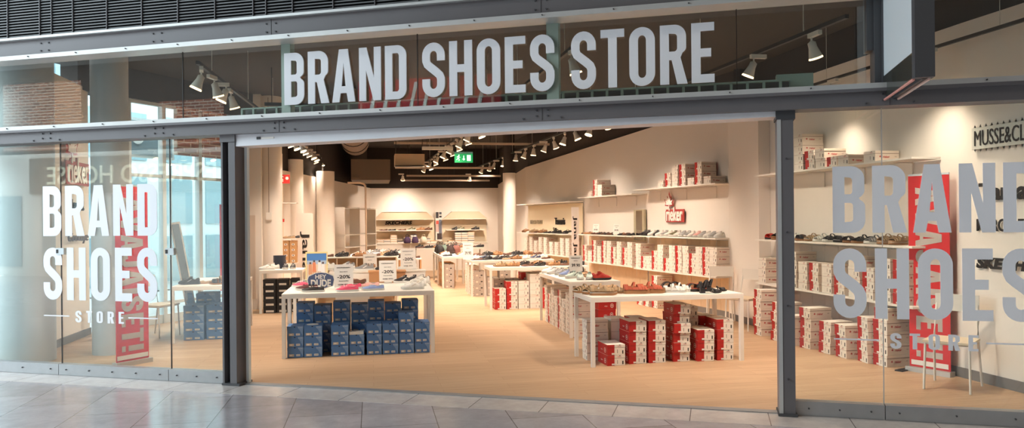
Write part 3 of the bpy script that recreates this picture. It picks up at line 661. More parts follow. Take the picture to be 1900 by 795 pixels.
def shoebox(kind, x, y, z, rz, label, group, sc=(1, 1, 1)):
    (bm, tm), d = BOXKINDS[kind]
    o = bpy.data.objects.new('shoe_box', bm); COL.objects.link(o); o.matrix_world = TR(x, y, z, rz) @ Matrix.Diagonal(sc+(1,))
    l = bpy.data.objects.new('lid', tm); COL.objects.link(l); l.parent = o
    tag(o, label, 'box', group); NBOX[0] += 1
    return o
def stack(kind, x, y, n, where, group, rz=0, z0=.002, sc=(1, 1, 1), jit=.006, total=None):
    H = BOXKINDS[kind][1][2]*sc[2]+.0015
    for i in range(n):
        k = kind[i % len(kind)] if isinstance(kind, (list, tuple)) else kind
        if n == 1: w = 'lying alone'
        else: w = 'lowest' if i == 0 else 'topmost' if i == n-1 else ORD[i]+' box up'
        j = random.uniform(-jit, jit); a = random.uniform(-.012, .012)
        dx, dy = -j*math.sin(rz), j*math.cos(rz)
        shoebox(k, x+dx, y+dy, z0+i*H, rz+a, f'{BDESC[k]}, {w}, {where}', group, sc)

# blue boxes under the front left table  (front row)
g = 'blue shoeboxes under the front left table'
table(-1.06, .74, 9.25, 9.92, 'white display table nearest the entrance, over the piled blue shoeboxes')
table(-1.06, .74, 9.94, 10.6, 'white display table directly behind the blue shoebox table')
table(-1.06, .80, 10.62, 11.3, 'white display table with beach picture, third of the left row')
for i, (x0, x1, n) in enumerate(((527, 557, 3), (558, 592, 3), (608.5, 641, 3), (642.5, 671, 2), (675.5, 704, 3), (705.5, 736, 3), (737.5, 766, 4), (767.5, 797, 3))):
    a = -1.005+(x0-527)*(1.69/270); w = (x1-x0)*(1.69/270)
    stack('blue', a, 9.30, n, '%s front stack from left under front left table' % ORD[i], g, sc=(w/.199, .95, 1.04), jit=.008)
for i, (a, n) in enumerate(((-.925, 5), (-.715, 5), (-.485, 5), (-.265, 5), (-.06, 5), (.15, 5), (.365, 5))):
    stack('blue', a, 9.63, n, '%s rear stack from left under front left table' % ORD[i], g, sc=(1.02, .88, .97 if i % 2 else 1.03), jit=.006)
b = MB(); b.box(0, .17, 0, .11, 0, .035, PAPER); b.box(.03, .14, -.001, 0, .01, .025, LABEL); tag(b.build('paper_pad', M=TR(-.285, 9.31, .25)), 'white carton insert lying on the low blue stack', 'paper')
b = MB(); b.tube([(0, 0, 0), (0, 0, .004)], .07, PAPER, 20); tag(b.build('paper_disc', M=TR(-.72, 9.42, .375)), 'crumpled white paper on the second blue front stack', 'paper')

# table over red boxes (front right)
table(2.34, 4.13, 7.93, 8.65, 'white display table with sandals, over big red and white shoeboxes')
g = 'red and white shoeboxes under the front right table'
stack('red', 2.53, 7.97, 2, 'first front stack under front right table', g, rz=R(3), sc=(1.08, 1, 1))
stack('red', 2.80, 8.02, 4, 'second front stack under front right table', g, rz=R(1), sc=(1.06, 1, 1.02))
stack('red', 3.03, 8.02, 4, 'third front stack under front right table', g, sc=(1.04, 1, 1.02))
stack('red', 3.33, 8.02, 6, 'fourth front stack under front right table', g, sc=(1., 1, .93), jit=.02)
stack('red', 3.60, 7.99, 3, 'fifth front stack under front right table', g, rz=R(0), sc=(1.03, 1.1, 1.02))
stack('red', 3.84, 8.0, 4, 'sixth front stack under front right table', g, sc=(1.04, 1, 1))
for i, (x, n, k) in enumerate(((2.46, 2, 'red'), (2.70, 4, 'plain'), (2.95, 4, 'red'), (3.58, 5, 'plain'), (3.80, 4, 'red'))):
    if i: stack(k, x, 8.36, n, '%s rear stack under front right table' % ORD[i-1], g, sc=(1, .85, 1))
stack('plain', 2.40, 8.52, 4, 'stack at left end under front right table', g, rz=R(-90), sc=(1, .25/.31, 1.0))

# table along the aisle (middle right) with stacks whose ends face left
table(2.64, 3.36, 9.97, 11.87, 'long white table of trainers with stacked boxes filling its left side')
g = 'white shoeboxes stacked along the left side of the trainer table'
for i, n in enumerate((2, 5, 4, 5, 4, 5, 4, 5)):
    stack('plain' if i % 3 else 'red', 2.70, 10.24+i*.215, n, '%s stack from near end, left of trainer table' % ORD[i], g, rz=R(-90), sc=(1, 1, 1.0))
stack('red', 3.31, 10.02, 4, 'near end stack showing red sides under trainer table', g, rz=R(90), sc=(.95, .82, 1.05))

# table 3
table(2.07, 3.9, 13.4, 14.1, 'white table behind the aisle, red and white boxes under it')
g = 'shoeboxes under the white table behind the aisle'
for i, (n, k) in enumerate(((3, 'red'), (4, 'red'), (4, 'plain'), (5, 'plain'), (3, 'red'))):
    stack(k, 2.17+i*.215, 13.45, n, '%s stack from left under middle aisle table' % ORD[i], g, sc=(1.04, 1, 1.08))
for i, (n, k) in enumerate(((4, 'grey'), (4, 'grey'), (5, 'red'), (5, 'plain'))):
    stack(k, 2.2+i*.26, 13.78, n, '%s rear stack under middle aisle table' % ORD[i], g, sc=(1.15, .95, 1.1))
# table 5 with grey boxes
table(2.05, 3.85, 15.85, 16.55, 'white table with grey shoeboxes behind the middle aisle table')
g = 'grey shoeboxes under the far right tables'
for i in range(3): stack('grey', 2.13+i*.27, 15.9, 4-(i == 1), '%s stack from left under the grey box table' % ORD[i], g, sc=(1.2, 1, 1.12))
for i in range(4): stack('plain', 2.08, 16.2+i*.31, 5, '%s ladder of boxes behind grey box table' % ORD[i], g, rz=R(-90), sc=(1.0, .5, 1.1))
e = table(1.62, 2.30, 17.9, 19.2, 'pale table across the aisle, farther than the grey box table')
for i in range(2): stack('grey', 1.70+.0*i, 17.95+i*.33, 4, '%s grey stack under far aisle table' % ORD[i], g, sc=(1.1, 1, 1.2))
table(1.62, 2.30, 19.25, 20.6, 'pale table behind the far aisle table')
for i in range(3): stack('kraft', 1.66, 18.5+i*.4, 4, '%s kraft stack under far aisle table' % ORD[i], 'kraft boxes under the far aisle tables', rz=R(-90), sc=(1.0, 1, 1.2))
# black box table at left
table(-1.97, -1.23, 13.9, 14.55, 'narrow white table of black shoeboxes by the left column')
g = 'black shoeboxes under the narrow left table'
for i, (x, y, n, w) in enumerate(((-1.91, 13.95, 5, 1.08), (-1.68, 13.97, 5, 1.0), (-1.46, 14.05, 5, .9))):
    stack('black', x, y, n, '%s stack under the narrow left table' % ORD[i], g, sc=(w, 1, 1.0))

# left window table with large blue boxes
table(-2.66, -1.86, 10.75, 12.4, 'pale table behind the left glass, blue boxes under it')
g = 'blue shoeboxes under the table behind the left glass'
for i, (x, y, n) in enumerate(((-2.56, 11.02, 4), (-2.27, 11.05, 4), (-2.5, 11.5, 5), (-2.1, 11.62, 5))):
    stack('blue', x, y, n, '%s stack under the left window table' % ORD[i], g, sc=(1.35, 1.2, 1.0))
for i, (y, n) in enumerate(((11.25, 3), (11.9, 4))):
    stack('blue', -1.86, y, n, '%s stack facing the aisle, left window table' % ('near', 'far')[i], g, rz=R(90), sc=(1.1, .6, 1.15))

# ---- wall shelves and their boxes
def shelf(M, L_, z, label, D_=.34, drop=.2):
    e = empty('wall_shelf', M @ Matrix.Translation((0, 0, z)), label, 'shelf', 'white wall shelves')
    MB().box(0, D_, 0, L_, -.022, 0, SHELFM).build('board', e)
    k = max(2, int(L_/.7))
    for i in range(k):
        y = (i+.5)*L_/k
        b = MB(); b.box(D_-.012, D_, y-.006, y+.006, -.022-drop, -.022, WHITE); b.box(D_-.24, D_-.012, y-.004, y+.004, -.036, -.022, WHITE); b.build('bracket', e)
    return e
NEAR = TR(5.457, 6.88)
FAR2 = TR(*sp(0), 0, SANG); FAR1 = TR(*sp(2.72), 0, SANG); FAR0 = TR(*sp(5.62), 0, SANG)
for M, L_, zs, nm in ((NEAR, 3.25, (2.234, 1.31, .685), 'near the right window'), (FAR2, 2.66, (2.18, 1.30, .68), 'under the red logo'), (FAR1, 2.5, (2.11, 1.29, .70), 'left of the red logo'), (FAR0, 3.55, (2.04, 1.28, .76), 'under the lettered back panel')):
    for z, r in zip(zs, ('top', 'middle', 'bottom')): shelf(M, L_, z, '%s white wall shelf %s' % (r, nm))
def wall_stacks(M, z, spec, nm, y0, step, ang, sc=(1, 1, 1), kinds=('plain', 'red')):
    """spec = stack heights from the near end"""
    y = y0
    for i, n in enumerate(spec):
        if n:
            k = kinds[i % len(kinds)]
            p = M @ Vector((.015+random.uniform(0, .02), y+BOXKINDS[k][1][0]*sc[0], 0))
            stack(k, p.x, p.y, n, '%s stack %s' % (ORD[i] if i < 20 else 'last', nm), 'shoeboxes of the right wall', rz=ang-R(90), z0=z+.002, sc=sc)
        y += step
wall_stacks(FAR2, .68, (4, 4, 4, 3, 4, 4, 4, 2, 4, 3, 2, 2, 4), 'on bottom shelf under red logo', .0, .203, SANG)
wall_stacks(FAR1, .70, (4, 3, 4, 3, 4, 4, 3, 4, 2, 3), 'on bottom shelf left of red logo', .03, .225, SANG)
wall_stacks(FAR2, 2.18, (1, 3, 1, 3, 3, 2, 1), 'on top shelf above red logo', .16, .24, SANG, sc=(1, .92, 1.05))
wall_stacks(FAR1, 2.11, (2, 3, 1), 'on top shelf left of red logo', 1.32, .24, SANG)
wall_stacks(NEAR, .685, (4, 4, 3, 4, 2, 3, 3, 3, 4, 3, 0, 3), 'on bottom shelf behind right glass', .12, .262, 0, sc=(1.05, .95, 1.02), kinds=('red', 'plain'))
wall_stacks(NEAR, 2.234, (0, 1, 0, 1, 1, 2, 2, 4), 'on top shelf behind right glass', .35, .24, 0, sc=(1.05, .95, 1.0), kinds=('red', 'plain'))
for i, (x, y, n) in enumerate(((5.40, 7.32, 5), (5.36, 7.55, 4), (5.30, 7.86, 3), (5.26, 8.14, 3), (5.24, 8.50, 4), (5.22, 8.78, 3), (5.20, 9.12, 4), (5.2, 9.60, 5))):
    stack('red' if i % 2 else 'red', x+.0, y+.1, n, '%s floor stack from near end by right wall' % ORD[i], 'shoeboxes on the floor by the right wall', rz=R(-90+random.choice((-5, 0, 3, 6))), sc=(1.05, 1, 1.08), jit=.015)
for i, (t, n) in enumerate(((1.9, 5), (2.2, 2), (2.45, 1))):
    x, y = sp(t, -.05); stack('red', x, y, n, '%s floor stack below the red logo shelf' % ORD[i], 'shoeboxes on the floor below the shelves', rz=SANG-R(90))

# lettered panel shelf (far right): pale cartons
for j, (z, spec) in enumerate(((.76, (4, 4, 3, 3, 4, 4, 3, 4, 4)),)):
    wall_stacks(FAR0, z, spec, 'on bottom shelf of lettered panel', .1, .34, SANG, sc=(1.1, 1, .9), kinds=('kraft' if 0 else 'plain',))
# back panels
b = MB(); b.box(.315, .335, .0, 3.5, .5, 2.0, mat('cream_back_panel', (250, 236, 206), .7)); struct(b.build('wall_panel_far', M=FAR0))
b = MB()
for k in range(9): b.box(.332, .345, .05+k*.29, .05+k*.29+.285, .1, 1.25, PANELW)
struct(b.build('wall_panel_middle', M=FAR2))
b = MB()
for k in range(9): b.box(.332, .345, .0+k*.29, .0+k*.29+.285, .1, 1.24, PANELW)
struct(b.build('wall_panel_left', M=FAR1))
b = MB()
for k in range(11): b.box(.325, .340, .0+k*.29, .0+k*.29+.285, .1, 1.25, mat('pale_grey_slat_panel', (206, 196, 186), .7))
struct(b.build('wall_panel_near', M=NEAR))

# ---- shoes ---------------------------------------------------------------
def foot(t, w=.05):
    """half width of a sole at t = 0 heel .. 1 toe"""
    if t < .12: return w*.72*math.sqrt(max(0, 1-((.12-t)/.12)**2))**.8 if t > 0 else 0.0
    if t < .68: return w*(.72+.28*math.sin((t-.12)/.56*math.pi/2)**2)
    return w*max(0, 1-((t-.68)/.32)**2.4)**.6
def sole(mb, L_, w, z0, z1, m, toe=.012, heel=None, n=22):
    """toe towards +x, centre at origin; heel > 0 raises the back"""
    ts = [i/n for i in range(n+1)]; P = []
    for t in ts: P.append((t, foot(t, w)))
    vs = []; fs = []
    lift = lambda t: toe*max(0, (t-.75)/.25)**2
    hz = lambda t: (heel*max(0, 1-t/.62) if heel else 0)
    for t, hw in P:
        x = (t-.5)*L_
        for s in (-1, 1):
            vs += [(x, s*(hw*.96), z0+lift(t)+hz(t)), (x, s*hw, z1+lift(t)*.7+hz(t))]
    for i in range(n):
        a = i*4; c = a+4
        fs += [(a, c, c+1, a+1), (a+2, a+3, c+3, c+2), (a, a+2, c+2, c), (a+1, c+1, c+3, a+3)]
    mb.add(vs, fs, m, False)
def upper(mb, L_, w, z, prof, m, wp=1.0, t0=.02, t1=.985, n=22, k=9):
    vs = []; fs = []
    for i in range(n+1):
        t = t0+(t1-t0)*i/n; x = (t-.5)*L_; hw = max(foot(t, w)*.97*wp, .001); h = prof(t)
        for j in range(k):
            a = math.pi*j/(k-1); ca = math.cos(a); sa = math.sin(a)
            vs.append((x, hw*math.copysign(abs(ca)**.75, ca)*(1-.25*sa*(1 if t < .6 else .4)), z+h*sa**.7))
    for i in range(n):
        for j in range(k-1): fs.append((i*k+j, i*k+j+1, (i+1)*k+j+1, (i+1)*k+j))
    fs += [tuple(range(k)), tuple(n*k+j for j in range(k))[::-1]]
    mb.add(vs, fs, m, True)
def interp(pts):
    def f(t):
        for (a, va), (c, vc) in zip(pts, pts[1:]):
            if t <= c: u = (t-a)/(c-a); u = u*u*(3-2*u); return va+(vc-va)*max(0, min(1, u))
        return pts[-1][1]
    return f
def strap(mb, x, hw, h, wid, m, z, lean=0, th=.004, n=10):
    vs = []
    for i in range(n+1):
        a = math.pi*i/n; y = hw*math.cos(a); zz = z+h*math.sin(a)**.8
        for dx in (-wid/2, wid/2):
            for o in (0, th): vs.append((x+dx+lean*math.sin(a), y*(1+o/hw), zz+o))
    fs = []
    for i in range(n):
        a = i*4; c = a+4
        fs += [(a, c, c+2, a+2), (a+1, a+3, c+3, c+1), (a, a+1, c+1, c), (a+2, c+2, c+3, a+3)]
    mb.add(vs, fs, m, True)
def collar(mb, L_, w, zc, m, x0=-.36, x1=.02, tilt=0):
    n = 16; cx = (x0+x1)/2*L_; rx = (x1-x0)/2*L_
    mb.add([(cx, 0, zc)]+[(cx+rx*math.cos(2*math.pi*k/n), w*.62*math.sin(2*math.pi*k/n), zc+tilt*math.cos(2*math.pi*k/n)) for k in range(n)], [(0, 1+k, 1+(k+1) % n) for k in range(n)], m, True)
PROTO = {}
def shoe_proto(kind, c1, c2, c3):
    """c1 upper, c2 sole, c3 lining / laces; returns list of (name, mesh)"""
    k = (kind, c1, c2, c3)
    if k in PROTO: return PROTO[k]
    M1 = mat('shoe_%d_%d_%d' % c1, c1, .65, noise=.1, scale=60); M2 = mat('sole_%d_%d_%d' % c2, c2, .6); M3 = mat('trim_%d_%d_%d' % c3, c3, .7)
    parts = []; L_ = .28; w = .05
    if kind in ('sneaker', 'loafer', 'flat'):
        s = MB(); u = MB(); d = MB(); hs = {'sneaker': .030, 'loafer': .024, 'flat': .012}[kind]
        sole(s, L_*1.02, w*1.06, 0, hs, M2)
        if kind == 'sneaker': p = interp([(0, .050), (.08, .062), (.25, .040), (.40, .062), (.48, .070), (.62, .050), (.80, .032), (.93, .022), (1, .006)])
        elif kind == 'loafer': p = interp([(0, .040), (.08, .046), (.3, .030), (.46, .046), (.56, .044), (.75, .030), (.92, .020), (1, .006)])
        else: p = interp([(0, .04), (.1, .042), (.3, .028), (.55, .022), (.62, .034), (.8, .026), (.93, .018), (1, .006)])
        upper(u, L_, w, hs-.002, p, M1)
        collar(u, L_, w*.78, hs+{'sneaker': .052, 'loafer': .040, 'flat': .036}[kind], M3, -.44, {'sneaker': -.08, 'loafer': 0, 'flat': .1}[kind], .004)
        if kind == 'sneaker':
            for i in range(5): strap(d, -.01+i*.016, .022-i*.001, .012, .005, M3, hs+.060-i*.008, th=.003, n=6)
            d.box(-.045, -.005, -.016, .016, hs+.058, hs+.078, M1)
            for sgn in (-1, 1): d.add([(.01, sgn*.0505, hs+.01), (.03, sgn*.0505, hs+.01), (-.02, sgn*.043, hs+.04), (-.04, sgn*.043, hs+.04)], [(0, 1, 2, 3)], M3)
            parts = [('sole', s), ('upper', u), ('laces', d)]
        elif kind == 'loafer':
            for i in range(2): strap(d, .005+i*.02, .02, .010, .004, M3, hs+.040-i*.004, th=.003, n=6)
            d.tube([(.02, 0, hs+.05), (.04, .018, hs+.046), (.03, .03, hs+.04)], .0025, M3, 6); d.tube([(.02, 0, hs+.05), (.045, -.016, hs+.045), (.03, -.03, hs+.04)], .0025, M3, 6)
            parts = [('sole', s), ('upper', u), ('laces', d)]
        else: parts = [('sole', s), ('upper', u)]
    elif kind in ('sandal', 'slide', 'wedge'):
        s = MB(); u = MB(); hl = .02 if kind == 'wedge' else .006
        sole(s, L_, w, 0, .022, M2, heel=0); sole(s, L_*.98, w*.95, .02, .032, M3, heel=None)
        if kind == 'wedge': sole(s, L_*.98, w*.97, .024, .046, M2, heel=.012)
        z = .046 if kind == 'wedge' else .03
        if kind == 'slide': strap(u, .045, .052, .052, .10, M1, z-.006); strap(u, .03, .053, .058, .02, M3, z-.006)
        else:
            strap(u, .088, .045, .030, .028, M1, z-.006, -.006); strap(u, .060, .049, .040, .034, M1, z-.006, -.01); strap(u, .028, .051, .052, .040, M1, z-.006, -.014)
            strap(u, -.05, .042, .076, .020, M1, z-.006, .022); strap(u, -.112, .036, .052, .045, M1, z-.006, -.004)
            for sg in (-1, 1): u.add([(.03, sg*.053, z-.004), (-.1, sg*.04, z), (-.1, sg*.038, z+.03), (.0, sg*.05, z+.026)], [(0, 1, 2, 3), (3, 2, 1, 0)], M1)
            u.tube([(-.055, -.046, z+.03), (-.055, -.050, z+.03)], .009, M3, 8)
        parts = [('footbed', s), ('straps', u)]
    else:   # heel
        s = MB(); u = MB(); L_ = .25
        sole(s, L_, w*.86, .0, .012, M2, heel=.055); s.box(-.125, -.07, -.027, .027, 0, .06, M2)
        strap(u, .07, .040, .032, .05, M1, .010, -.01); strap(u, .03, .043, .045, .012, M1, .012, -.03)
        strap(u, -.085, .036, .075, .022, M1, .065, .03); strap(u, -.11, .032, .07, .03, M1, .06, -.01)
        u.box(-.125, -.10, -.032, .032, .06, .12, M1)
        parts = [('sole', s), ('straps', u)]
    PROTO[k] = [(n, b.mesh(n)) for n, b in parts]
    return PROTO[k]
NSH = [0]
def shoe(kind, cols, x, y, z, ang, label, group='shoes on display', sc=1.0, M=None):
    NSH[0] += 1
    e = bpy.data.objects.new('shoe' if kind in ('sneaker', 'loafer', 'flat', 'heel') else 'sandal', None); COL.objects.link(e)
    e.matrix_world = (M or Matrix.Identity(4)) @ TR(x, y, z+.001, R(ang)) @ Matrix.Scale(sc, 4)
    tag(e, label, 'shoe', group)
    for n, me in shoe_proto(kind, *cols):
        o = bpy.data.objects.new(n, me); COL.objects.link(o); o.parent = e
    return e
WH = (232, 230, 222); OFF = (214, 204, 188); BL = (34, 32, 34); BR = (92, 58, 40); TAN = (170, 124, 84); BEI = (168, 140, 106); GR = (140, 140, 140); NAVY = (48, 58, 84); PINK = (222, 80, 110); LBL = (134, 152, 196); LP_ = (232, 178, 170); SAL = (186, 92, 66); CORK = (150, 108, 70); MINT = (206, 224, 214); RD = (186, 50, 36); MAR = (84, 40, 40); OLV = (104, 100, 72); SIL = (186, 186, 184)
C = {'white': (WH, WH, OFF), 'black': (BL, BL, GR), 'blackw': (BL, WH, WH), 'brown': (BR, BR, TAN), 'tan': (TAN, CORK, BR), 'beige': (BEI, CORK, OFF), 'grey': (GR, WH, WH), 'navy': (NAVY, WH, WH), 'pink': (PINK, WH, WH), 'blue': (LBL, WH, WH), 'palepink': (LP_, WH, WH), 'salmon': (SAL, CORK, TAN), 'mint': (MINT, WH, BL), 'redblack': (RD, BL, RD), 'maroon': (MAR, WH, BL), 'olive': (OLV, WH, OFF), 'silver': (SIL, WH, GR), 'blacksan': (BL, CORK, BR), 'heelb': (BL, BL, RD), 'blackred': (BL, BL, SAL), 'yellow': ((206, 186, 96), WH, GR)}
CN = {'white': 'white', 'black': 'black', 'blackw': 'black with white sole', 'brown': 'brown', 'tan': 'tan', 'beige': 'beige', 'grey': 'grey', 'navy': 'navy', 'pink': 'hot pink', 'blue': 'pale blue', 'palepink': 'pale pink', 'salmon': 'salmon', 'mint': 'mint white', 'redblack': 'red lined black', 'maroon': 'maroon', 'olive': 'olive', 'silver': 'silver', 'blacksan': 'black cork', 'heelb': 'black block heeled', 'blackred': 'black', 'yellow': 'yellow'}
KN = {'sneaker': 'trainer', 'loafer': 'canvas moccasin', 'flat': 'flat shoe', 'sandal': 'strappy sandal', 'slide': 'slide sandal', 'wedge': 'thick soled sandal', 'heel': 'heeled sandal'}
def tshoe(kind, c, px, py, ang, where, dx=0, dy=0, sc=1.0, h=TZ):
    x, y = spot(px, py, h); shoe(kind, C[c], x+dx, y+dy, h, ang, '%s %s, %s' % (CN[c], KN[kind], where), sc=sc)
# front left table (toes mostly to the left)
w = 'on the front left table'
tshoe('loafer', 'maroon', 567, 541, 188, 'leftmost '+w, dy=.16)
tshoe('loafer', 'blackw', 580, 543, 184, 'before the blue oval sign '+w, dy=.03)
tshoe('loafer', 'pink', 644, 542, 186, 'nearer of two before the price card '+w, dy=.03)
tshoe('loafer', 'pink', 650, 538, 192, 'farther of two before the price card '+w, dy=.1)
tshoe('loafer', 'blue', 692, 540, 184, 'in the middle '+w, dy=.05)
tshoe('loafer', 'palepink', 684, 536, 188, 'behind the pale blue one '+w, dy=.13)
tshoe('sneaker', 'white', 766, 538, 188, 'nearest of three at right end '+w, dy=.04, sc=1.05)
tshoe('sneaker', 'white', 772, 533, 194, 'second of three at right end '+w, dy=.09, sc=1.05)
tshoe('sneaker', 'white', 780, 528, 200, 'farthest of three at right end '+w, dy=.15, sc=1.05)
w = 'on the second left table'
for i, (k, c, px, py, a) in enumerate((('loafer', 'navy', 572, 522, 190), ('loafer', 'olive', 580, 516, 195), ('loafer', 'pink', 562, 528, 190), ('loafer', 'brown', 662, 519, 185), ('sneaker', 'blackw', 748, 519, 188), ('sneaker', 'blackw', 765, 518, 200), ('sneaker', 'black', 775, 514, 195), ('loafer', 'black', 600, 518, 188))):
    x, y = spot(px, py, .80); shoe(k, C[c], x, min(max(y, 10.1), 10.5), TZ, a, '%s %s, %s from left %s' % (CN[c], KN[k], ORD[(0, 2, 1, 4, 5, 6, 7, 3)[i]], w))
# low risers on the second and third left tables
def riser(x0, x1, y0, y1, z0, z1, m, label):
    b = MB(); b.box(0, x1-x0, 0, y1-y0, 0, z1-z0-.018, m); b.box(-.01, x1-x0+.01, -.01, y1-y0, z1-z0-.018, z1-z0, m)
    return tag(b.build('display_riser', M=TR(x0, y0, z0+.001)), label, 'riser')
riser(-.05, .45, 10.62, 10.9, TZ, TZ+.16, mat('orange_wood_riser', (216, 158, 108), .6), 'orange wooden riser block behind the pale blue moccasins')
riser(-.6, .75, 10.95, 11.28, TZ, TZ+.14, SHELFM, 'long white riser on the third left table')
w = 'on the long white riser'
for i, (k, c, x) in enumerate((('sneaker', 'white', -.42), ('sneaker', 'grey', -.12), ('sneaker', 'black', .18), ('sneaker', 'white', .5))):
    shoe(k, C[c], x, 11.1, TZ+.141, 185, '%s %s, %s from left %s' % (CN[c], KN[k], ORD[i], w))
# front right table
w = 'on the front right table'
for k, c, px, py, a, t in (('sandal', 'beige', 1083, 544, 200, 'leftmost and farthest'), ('sandal', 'beige', 1098, 546, 215, 'second beige one'), ('wedge', 'beige', 1122, 549, 350, 'largest, nearest beige one'), ('sandal', 'beige', 1143, 545, 330, 'rightmost beige one'),
                           ('wedge', 'salmon', 1184, 546, 352, 'left one of the pair'), ('wedge', 'salmon', 1212, 545, 350, 'right one of the pair'),
                           ('slide', 'blacksan', 1236, 537, 262, 'left of the rear pair'), ('slide', 'blacksan', 1249, 537, 275, 'right of the rear pair'),
                           ('sandal', 'white', 1256, 544, 345, 'nearer of the white pair'), ('sandal', 'white', 1266, 541, 340, 'farther of the white pair'),
                           ('slide', 'blackred', 1281, 540, 270, 'left one of two'), ('slide', 'blackred', 1297, 540, 270, 'right one of two'),
                           ('heel', 'heelb', 1322, 545, 350, 'nearer of the pair'), ('heel', 'heelb', 1330, 541, 350, 'farther of the pair')):
    tshoe(k, c, px, py, a, t+' '+w, dy=.04 if py > 542 else .0, sc=1.12 if k in ('wedge', 'slide') else 1.0)
# trainer table
w = 'on the trainer table'
for i, (k, c, x, y, a) in enumerate((('sneaker', 'silver', 2.80, 11.55, 210), ('sneaker', 'grey', 2.86, 11.3, 215), ('sneaker', 'yellow', 3.1, 11.5, 20), ('sneaker', 'blue', 2.86, 10.98, 200), ('sneaker', 'grey', 2.98, 11.0, 200),
                             ('sneaker', 'mint', 2.90, 10.35, 250), ('sneaker', 'mint', 3.03, 10.35, 255), ('sneaker', 'mint', 2.86, 10.62, 205), ('flat', 'beige', 3.12, 10.75, 265), ('flat', 'beige', 3.22, 10.75, 265),
                             ('sneaker', 'redblack', 3.17, 10.2, 5), ('sneaker', 'redblack', 3.20, 10.36, 5), ('sneaker', 'black', 3.1, 11.72, 200), ('sneaker', 'black', 3.22, 11.72, 200), ('sneaker', 'white', 2.78, 11.78, 200), ('flat', 'tan', 3.2, 11.2, 240))):
    shoe(k, C[c], x, y, TZ, a, '%s %s, %s in order from far left %s' % (CN[c], KN[k], ORD[i], w))
# shelf rows: shoes with toes to the aisle
def shoe_row(M, z, y0, y1, seq, where, d=.16, ang=180, sc=1.0, order='from the near end'):
    n = len(seq)
    for i, (k, c) in enumerate(seq):
        y = y0+(y1-y0)*i/max(1, n-1)
        p = M @ Vector((d+random.uniform(-.01, .01), y, z)); a = math.degrees(math.atan2(M[1][0], M[0][0]))
        shoe(k, C[c], p.x, p.y, p.z, a+ang+random.uniform(-14, 14), '%s %s, %s %s %s' % (CN[c], KN[k], ORD[i], order, where), sc=sc)
shoe_row(FAR2, 1.30, .12, 2.5, [('sneaker', c) for c in ('white', 'silver', 'white', 'silver', 'palepink', 'white', 'grey', 'silver', 'white', 'olive', 'white', 'grey', 'white', 'black', 'white', 'black', 'black')], 'on shelf under red logo', ang=200)
shoe_row(FAR1, 1.29, .35, 2.4, [('flat', c) for c in ('black', 'brown', 'black', 'tan', 'black', 'brown', 'black', 'brown', 'black', 'brown', 'brown', 'tan', 'tan', 'brown')], 'on shelf left of red logo', ang=200)
shoe_row(FAR0, 1.28, .25, 3.3, [('flat', 'white'), ('sandal', 'black'), ('flat', 'black'), ('sandal', 'black'), ('heel', 'blackred'), ('flat', 'black'), ('sandal', 'tan'), ('flat', 'brown'), ('sandal', 'beige'), ('flat', 'white'), ('sandal', 'tan')], 'on lettered panel shelf', ang=200)
shoe_row(NEAR, 1.31, .42, 3.05, [('wedge', 'beige'), ('wedge', 'beige'), ('sandal', 'grey'), ('sandal', 'blacksan'), ('slide', 'blacksan'), ('slide', 'black'), ('sandal', 'blackw'), ('sandal', 'white'), ('sandal', 'beige'), ('slide', 'blacksan'), ('sandal', 'white'), ('sandal', 'beige'), ('wedge', 'blacksan'), ('slide', 'redblack')], 'on shelf behind right glass', ang=190)
# other tables
def rows_on(x0, x1, y0, y1, nx, ny, pal, where, z=TZ, ang=200, sc=.95):
    i = 0
    for b_ in range(ny):
        for a_ in range(nx):
            x = x0+(x1-x0)*a_/max(1, nx-1)+random.uniform(-.02, .02); y = y0+(y1-y0)*b_/max(1, ny-1) if ny > 1 else (y0+y1)/2
            k, c = pal[(a_*3+b_*5+i) % len(pal)]
            shoe(k, C[c], x, y, z, ang+random.uniform(-25, 25), '%s %s, %s from left in %s row %s' % (CN[c], KN[k], ORD[a_], ('front', 'second', 'third')[b_], where), sc=sc); i += 1
DK = [('flat', 'brown'), ('sneaker', 'black'), ('sandal', 'tan'), ('sneaker', 'navy'), ('sandal', 'black'), ('flat', 'beige')]
LT = [('sneaker', 'white'), ('sneaker', 'blackw'), ('sandal', 'beige'), ('flat', 'tan'), ('sneaker', 'grey')]
shoe('sandal', C['beige'], 2.30, 13.62, TZ, 185, 'beige strappy sandal, leftmost on the middle aisle table'); shoe('sandal', C['tan'], 2.52, 13.6, TZ, 180, 'tan strappy sandal, second on the middle aisle table')
rows_on(2.8, 3.75, 13.6, 13.95, 5, 2, DK, 'of middle aisle table')
rows_on(2.2, 3.7, 16.05, 16.35, 8, 2, DK+LT[:1], 'of grey box table')
rows_on(1.75, 2.15, 18.1, 18.9, 2, 3, [('flat', 'black'), ('sneaker', 'white'), ('sandal', 'tan')], 'of far aisle table')
shoe('sneaker', C['white'], -1.86, 14.1, TZ, 190, 'white trainer, leftmost on the narrow left table'); shoe('sneaker', C['white'], -1.80, 14.3, TZ, 200, 'white trainer, second on the narrow left table')
shoe('sneaker', C['blackw'], -1.55, 14.2, TZ, 268, 'black and white trainer, toe forward, left of pair on narrow table'); shoe('sneaker', C['blackw'], -1.42, 14.2, TZ, 268, 'black and white trainer, toe forward, right of pair on narrow table')
b = MB(); b.tube([(0, 0, 0), (0, 0, .24)], .11, mat('dark_blue_stand', (40, 48, 62), .5), 6); tag(b.build('display_block', M=TR(-1.68, 14.42, TZ+.001)), 'dark hexagonal display block on the narrow left table', 'display')
w = 'on the left window table'
